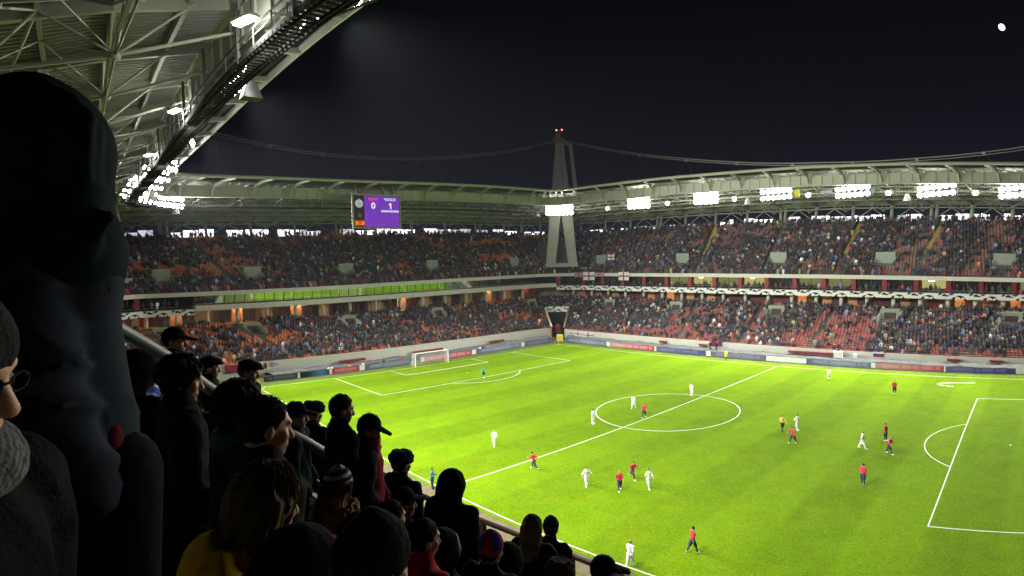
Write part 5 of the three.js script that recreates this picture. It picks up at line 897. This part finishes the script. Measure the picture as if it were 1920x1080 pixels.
function handGeo() { // palm, four bent fingers and a thumb, pointing down -y
  if (!_hand) { const fin = [[-0.03, 0.066], [-0.01, 0.076], [0.011, 0.072], [0.031, 0.056]]; _hand = sdfMesh(uni([cap([0, 0.03, 0], [0, -0.02, 0], 0.028, 0.034, 0.6), cap([-0.02, -0.06, 0.002], [0.02, -0.06, 0.002], 0.02, 0.02, 0.8), cap([-0.028, -0.02, 0.006], [-0.052, -0.06, 0.02], 0.014, 0.011), cap([-0.052, -0.06, 0.02], [-0.05, -0.085, 0.032], 0.011, 0.009), ...fin.flatMap(([x, l]) => [cap([x, -0.075, 0.003], [x, -0.075 - l * 0.5, 0.012], 0.0095, 0.009), cap([x, -0.075 - l * 0.5, 0.012], [x, -0.075 - l * 0.85, 0.04], 0.009, 0.0075)])], 0.008), 0.006); }
  return _hand.clone();
}
const BLK = [0.012, 0.012, 0.014], DH = [0.012, 0.009, 0.007];
foreground({ at: [39.17, 19.38, 63.14], turn: 35, label: 'person in a black hood and a blue and white scarf at the handrail', hat: ['hood', [0.01, 0.01, 0.012]], scarf: (x, y, z) => Math.sin(x * 55 + y * 30) > 0.1 ? [0.5, 0.52, 0.6] : [0.06, 0.08, 0.3], coat: BLK });
foreground({ at: [40.14, 19.46, 63.08], near: true, turn: 55, nod: 0.25, label: 'person with tousled dark hair and black coat looking right, next to the scarf wearer', hair: ['tousled', [0.02, 0.013, 0.008]], coat: [0.01, 0.011, 0.012], collar: 0.088 });
foreground({ at: [37.39, 19.38, 62.59], turn: 75, label: 'dark figure in a peaked cap seen in profile above the handrail', hat: ['cap', BLK], hair: ['short', DH], coat: BLK });
foreground({ at: [36.41, 18.91, 62.06], turn: 65, label: 'man in a dark cap and dark coat left of the olive coated man', hat: ['flatcap', BLK], hair: ['short', DH], coat: [0.015, 0.015, 0.015] });
foreground({ at: [37.24, 18.94, 61.87], turn: 78, nod: 0.25, label: 'older man in a flat cap and olive brown coat', hat: ['flatcap', [0.012, 0.012, 0.011]], hair: ['short', [0.06, 0.055, 0.05]], coat: [0.028, 0.026, 0.014] });
foreground({ at: [40.68, 19.36, 62.93], near: true, turn: 50, nod: 0.2, label: 'dark haired person with a green collar behind the large dark haired man', hair: ['tousled', [0.016, 0.011, 0.008]], coat: BLK, scarf: () => [0.02, 0.07, 0.05] });
foreground({ at: [41.29, 19.4, 62.99], near: true, turn: 52, nod: 0.2, collar: 0.086, tilt: -0.08, label: 'large man with short dark hair, ear and cheek visible, in a black coat', hair: ['short', [0.016, 0.012, 0.01]], coat: BLK, wide: 1.08 });
foreground({ at: [41.78, 19.27, 63.15], near: true, turn: 42, nod: 0.3, label: 'person with long brown hair and a mustard yellow hood on the back', hair: ['long', [0.1, 0.07, 0.034]], coat: [0.34, 0.2, 0.014], hoodDown: [0.5, 0.3, 0.02], bigHood: true, wide: 1.0 });
foreground({ at: [38.39, 18.66, 61.8], turn: 80, label: 'small figure in a dark peaked cap left of the fur hat', hat: ['cap', BLK], hair: ['short', DH], coat: [0.012, 0.03, 0.024] });
foreground({ at: [37.53, 18.42, 61.29], turn: 35, label: 'person in a round dark fur hat left of the short haired man', hat: ['fur', [0.014, 0.014, 0.016]], coat: BLK });
foreground({ at: [39.06, 18.81, 61.64], turn: 58, nod: 0.22, label: 'man with short black hair and black coat standing against the pitch', hair: ['short', DH], coat: [0.012, 0.01, 0.012], wide: 1.05 });
foreground({ at: [39.13, 18.6, 61.42], turn: 82, nod: 0.45, label: 'man in a dark baseball cap with a maroon hood', hat: ['cap', [0.018, 0.02, 0.024]], hair: ['short', DH], coatCol: (x, y, z) => (x < 0.02 && y < 99 && Math.abs(x) > 0.16) ? [0.012, 0.013, 0.014] : [0.14, 0.012, 0.028], hoodDown: [0.16, 0.014, 0.03] });
foreground({ at: [38.8, 18.07, 60.92], turn: 40, label: 'person in a tall grey black fur hat and black coat at the rail', hat: ['fur', [0.03, 0.034, 0.036]], hair: ['short', DH], coat: BLK });
foreground({ at: [39.9, 18.47, 62.07], turn: 30, nod: 0.25, near: true, label: 'person in a black and white striped knitted hat with a fur collar', hat: ['beanie', null, (x, y, z) => { const k = y - z * 0.28 + 0.01; return Math.sin(k * 118 + 1.2) > 0.1 ? [0.28, 0.31, 0.31] : [0.012, 0.014, 0.018]; }], hair: ['underhat', [0.2, 0.13, 0.05]], coat: [0.012, 0.012, 0.014], hoodDown: [0.17, 0.12, 0.05], hoodFur: true });
foreground({ at: [39.48, 17.99, 60.77], turn: 35, lean: 0.12, label: 'dark hooded figure leaning over the red rail', hat: ['hood', [0.012, 0.012, 0.012]], coat: BLK, wide: 1.12 });
foreground({ at: [42.42, 19.26, 63.08], near: true, turn: 40, nod: 0.2, label: 'large plain dark grey knitted hat at the bottom of the picture', hat: ['beanie', [0.017, 0.018, 0.018]], hair: ['short', DH], coat: [0.014, 0.014, 0.016] });
foreground({ at: [40.16, 18.24, 61.79], turn: 45, label: 'bare headed dark haired person below the fur hatted one', hair: ['short', DH], coat: BLK });
foreground({ at: [39.69, 18.09, 61.42], turn: 60, label: 'person in a dark peaked cap beside the red rail', hat: ['cap', BLK], hair: ['short', DH], coat: [0.02, 0.02, 0.02] });
foreground({ at: [40.74, 18.32, 61.88], turn: 55, label: 'dark haired person in a red jacket near the bottom', hair: ['short', DH], coat: [0.25, 0.012, 0.018] });
foreground({ at: [40.42, 17.99, 61.51], turn: 50, label: 'person in a black hood edged with pale trim', hat: ['hood', null, (x, y, z) => z > 0.045 ? [0.2, 0.2, 0.18] : [0.012, 0.012, 0.013]], coat: BLK });
foreground({ at: [40.49, 17.88, 61.14], turn: 35, label: 'person in a blue and red knitted hat', hat: ['beanie', null, (x, y, z) => { const a = Math.atan2(x, z); return y < 0.03 ? [0.22, 0.015, 0.03] : Math.sin(a * 4) > 0.3 ? [0.2, 0.015, 0.03] : [0.02, 0.035, 0.2]; }], hair: ['short', DH], coat: BLK });
foreground({ at: [40.29, 17.58, 60.79], turn: 45, label: 'person in a plain black hood right of the blue and red hat', hat: ['hood', BLK], coat: [0.014, 0.014, 0.014] });
foreground({ at: [39.4, 17.2, 59.7], turn: 30, label: 'woman with long fair hair in a black coat at the rail', hair: ['long', [0.16, 0.105, 0.045]], coat: BLK });
foreground({ at: [38.97, 16.81, 59.0], turn: 35, label: 'man in a close grey knitted hat and black coat next to the fair haired woman', hat: ['beanie', [0.05, 0.055, 0.05]], hair: ['short', DH], coat: BLK });
foreground({ at: [40.43, 17.35, 60.34], turn: 40, label: 'person in a brown fur hat at the bottom edge, centre', hat: ['fur', [0.05, 0.035, 0.02]], coat: [0.05, 0.05, 0.045] });
foreground({ at: [40.94, 17.58, 60.35], turn: 85, label: 'person in a black peaked cap at the bottom edge under the rail', hat: ['cap', BLK], hair: ['short', DH], coat: BLK });
foreground({ at: [40.812, 18.44, 62.546], turn: 45, label: 'child in a bright red knitted hat half hidden behind the pointing arm', hat: ['beanie', [0.3, 0.012, 0.015]], hair: ['short', DH], coat: [0.1, 0.01, 0.012] });
foreground({ at: [42.149, 19.144, 63.171], near: true, turn: 50, nod: 0.35, wide: 1.15, label: 'person in a bulky black hooded coat pointing an arm toward the pitch', hat: ['hood', BLK], coat: [0.014, 0.016, 0.016], wrinkle: 0.013, arms: [null, [[0.19, 1.0, 0.02], [0.22, 1.03, 0.24], [0.12, 1.08, 0.46]]] });
{ // spectator with glasses at the lower left edge
  const { t, nodM } = foreground({ at: [42.641, 19.955, 63.897], near: true, turn: 78, nod: 0.22, label: 'person in glasses, black ribbed knitted hat and grey knitted scarf at the lower left edge', hat: ['beanie', null, (x, y, z) => { const a = Math.atan2(x, z); return Math.sin(a * 46) > 0 ? [0.012, 0.012, 0.012] : [0.02, 0.019, 0.018]; }], hair: ['short', DH], coat: [0.004, 0.004, 0.0045], skin: [0.4, 0.22, 0.13], scarf: (x, y, z) => { const k = Math.sin(y * 260 + x * 60) * Math.sin(Math.atan2(x, z) * 40); return k > 0 ? [0.1, 0.105, 0.1] : [0.035, 0.038, 0.038]; } });
  const g = [];
  for (const s of [-1, 1]) { g.push(new THREE.TorusGeometry(0.019, 0.0024, 8, 24).scale(1.2, 0.8, 1).translate(s * 0.033, -0.006, 0.103), pipe(V(s * 0.056, 0, 0.1), V(s * 0.083, 0.002, -0.005), 0.0028, 6)); }
  g.push(pipe(V(-0.011, -0.002, 0.106), V(0.011, -0.002, 0.106), 0.0024, 6));
  part('glasses', merge(g).applyMatrix4(nodM), fgMat([0.01, 0.01, 0.01], 0.3), t);
  for (const s of [-1, 1]) part('eye', new THREE.SphereGeometry(0.0115, 12, 8).translate(s * 0.033, -0.004, 0.083).applyMatrix4(nodM), fgMat([0.5, 0.48, 0.45], 0.25), t);
}
{ // the big hooded figure close by on the left, standing on a seat
  const seatThing = thing('stadium_seat', 'blue plastic seat under the big hooded figure at lower left', 'seat', V(42.08, 17.94, 63.72)); seatThing.rotation.y = 0.3;
  const blue = std(0.015, 0.04, 0.2, 0.4);
  part('shell', merge([bx(0.46, 0.04, 0.42, 0, 0.42, 0), bx(0.46, 0.38, 0.04, 0, 0.6, 0.22)]), blue, seatThing); part('support', bx(0.08, 0.4, 0.3, 0, 0.2, 0), M.darkSteel, seatThing);
  const t = thing('person', 'big figure in a dark hooded winter jacket with red trim, standing close at the left', 'person', V(42.16, 20.385, 63.71)); t.rotation.y = 0.8522;
  const legs = [[-0.1, 0.02], [0.07, -0.02]].map(([x, z]) => [[x, -0.78, z], [x * 0.9, -1.3, z + 0.01], [x, -1.9, z]]);
  const head = headNear.clone().rotateY(1.2);
  part('body', merge([head, sdfMesh(uni([cap([0, -0.1, 0], [0, -0.25, 0], 0.06, 0.07), cap([-0.04, -0.3, 0], [-0.02, -0.8, 0], 0.13, 0.14, 0.8), ...legs.flatMap(l => [cap(l[0], l[1], 0.08, 0.06), cap(l[1], l[2], 0.06, 0.045)])], 0.05), 0.03)].map(clean)), fgMat([0.3, 0.18, 0.12]), t);
  // hood with a stiff rim and a chin flap that stands away; jacket with a separate sleeve, yoke seam and creases
  const hoodBody = uni([ell([-0.012, -0.005, 0], [0.133, 0.158, 0.15]), cap([0.02, -0.1, 0.05], [0.08, -0.12, 0.04], 0.07, 0.04), cap([-0.03, -0.14, 0], [-0.02, -0.24, 0], 0.13, 0.15)], 0.04);
  const rim = uni([cap([0.03, 0.128, 0.05], [0.1, 0.085, 0.06], 0.012, 0.014), cap([0.1, 0.085, 0.06], [0.125, 0.05, 0.05], 0.014, 0.015), cap([0.125, 0.05, 0.05], [0.112, -0.1, 0.055], 0.015, 0.014), cap([0.1, 0.03, 0.02], [0.09, -0.09, 0.03], 0.034, 0.034)], 0.012);
  const flap = uni([cap([0.02, -0.17, 0.05], [0.15, -0.168, 0.04], 0.05, 0.009), cap([0.15, -0.168, 0.04], [0.098, -0.25, 0.05], 0.009, 0.022), cap([0.02, -0.2, 0.06], [0.09, -0.24, 0.06], 0.05, 0.03)], 0.02);
  const fold = (d, u, amp) => d - amp * (1 - Math.pow(Math.abs(Math.sin(u)), 0.55)); // a narrow raised crease
  const hood = withB((x, y, z) => { let d = hoodBody(x, y, z); if (Math.abs(d) < 0.05) { const w = n3(x * 7 + 3, y * 6, z * 7) * 2.2; d = fold(d, x * 13 - y * 9 + w * 1.3, 0.012); d = fold(d, y * 17 + x * 6 + w * 1.6 + 1, 0.01 * smooth(0.02, -0.12, y)); } return sminP(sminP(d, rim(x, y, z), 0.01), flap(x, y, z), 0.016); }, { lo: [-0.2, -0.4, -0.17], hi: [0.18, 0.18, 0.18] });
  part('hood', sdfMesh(hood, 0.0065), fgMat([0.004, 0.0095, 0.009], 0.9, clothBump, 0.001), t);
  const torso = uni([cap([-0.13, -0.29, -0.02], [0.0, -0.29, -0.01], 0.12, 0.105), cap([-0.075, -0.35, -0.01], [-0.05, -0.8, -0.01], 0.17, 0.175, 0.85), cap([-0.07, -0.78, 0], [0.02, -0.8, 0], 0.14, 0.1)], 0.05);
  const sleeve = uni([cap([-0.03, -0.3, 0.08], [0.03, -0.56, 0.12], 0.1, 0.084), cap([0.03, -0.56, 0.12], [0.085, -0.75, 0.08], 0.082, 0.062), cap([0.085, -0.75, 0.08], [0.09, -0.775, 0.078], 0.068, 0.066)], 0.02);
  const jacket = withB((x, y, z) => {
    let a = torso(x, y, z), b = sleeve(x, y, z);
    if (Math.min(a, b) < 0.06) {
      const w = n3(x * 6, y * 5 + 2, z * 6) * 3;
      a = fold(a, x * 15 + y * 5 + w, 0.014); a = fold(a, y * 12 - x * 8 + w * 1.2, 0.01);
      const el = Math.exp(-Math.pow((y + 0.54) / 0.14, 2)), cf = Math.exp(-Math.pow((y + 0.74) / 0.06, 2));
      b = fold(b, (y - x * 0.7) * 30 + w * 1.1, 0.006 + 0.015 * el); b = fold(b, (y + x * 0.9) * 25 + w * 1.4 + 1, 0.005 + 0.01 * el); b = fold(b, y * 60 + w, 0.006 * cf);
      a += 0.004 * Math.exp(-Math.pow((y + 0.4 + 0.06 * x) / 0.006, 2)); b += 0.005 * Math.exp(-Math.pow((y + 0.742) / 0.005, 2));
    }
    return Math.max(sminP(a, b, 0.014), -(y + 0.85));
  }, { lo: [-0.3, -0.88, -0.24], hi: [0.22, -0.15, 0.26] });
  part('jacket', sdfMesh(jacket, 0.0085), fgMat([0.0125, 0.016, 0.023], 0.85, clothBump, 0.001), t);
  part('hem_band', sdfMesh(rough(uni([cap([-0.06, -0.855, 0.02], [0.02, -0.86, 0.02], 0.15, 0.105, 0.95)].map(f => withB((x, y, z) => Math.max(f(x, y, z), Math.abs(y + 0.858) - 0.022), { lo: [-0.24, -0.9, -0.16], hi: [0.2, -0.82, 0.2] })), 0.02), 0.004, 20), 0.009), fgMat([0.01, 0.0125, 0.017], 0.6), t);
  part('red_trim', sdfMesh(uni([ell([0.116, -0.69, 0.02], [0.014, 0.05, 0.03]), cap([0.114, -0.66, 0.02], [0.116, -0.72, 0.02], 0.01, 0.011)], 0.02), 0.008), fgMat([0.06, 0.004, 0.005]), t); part('red_trim', sdfMesh(cap([0.105, -0.27, -0.0], [0.112, -0.33, 0.0], 0.004, 0.008), 0.005), fgMat([0.05, 0.004, 0.005]), t);
  part('zip_pull', bx(0.01, 0.03, 0.006, 0.045, -0.72, 0.19), M.white, t);
  part('trousers', sdfMesh(uni(legs.flatMap(l => [cap(l[0], l[1], 0.115, 0.09), cap(l[1], l[2], 0.09, 0.075)]), 0.04), 0.022), fgMat([0.003, 0.003, 0.004]), t);
  for (const l of legs) part('shoe', sdfMesh(cap([l[2][0], -1.96, l[2][2] + 0.03], [l[2][0] + 0.1, -1.965, l[2][2] - 0.08], 0.055, 0.042), 0.018), fgMat([0.015, 0.013, 0.012], 0.5), t);
}

// ------------------------------------------------------------------ render
scene.traverse(o => { if (o.isMesh) { o.castShadow = true; o.receiveShadow = true; } });
const renderer = new THREE.WebGLRenderer({ antialias: true });
renderer.toneMapping = THREE.LinearToneMapping; renderer.toneMappingExposure = EXPOSURE; renderer.shadowMap.enabled = true; renderer.shadowMap.type = THREE.PCFSoftShadowMap;
renderer.setSize(1024, 576);
renderer.render(scene, camera);
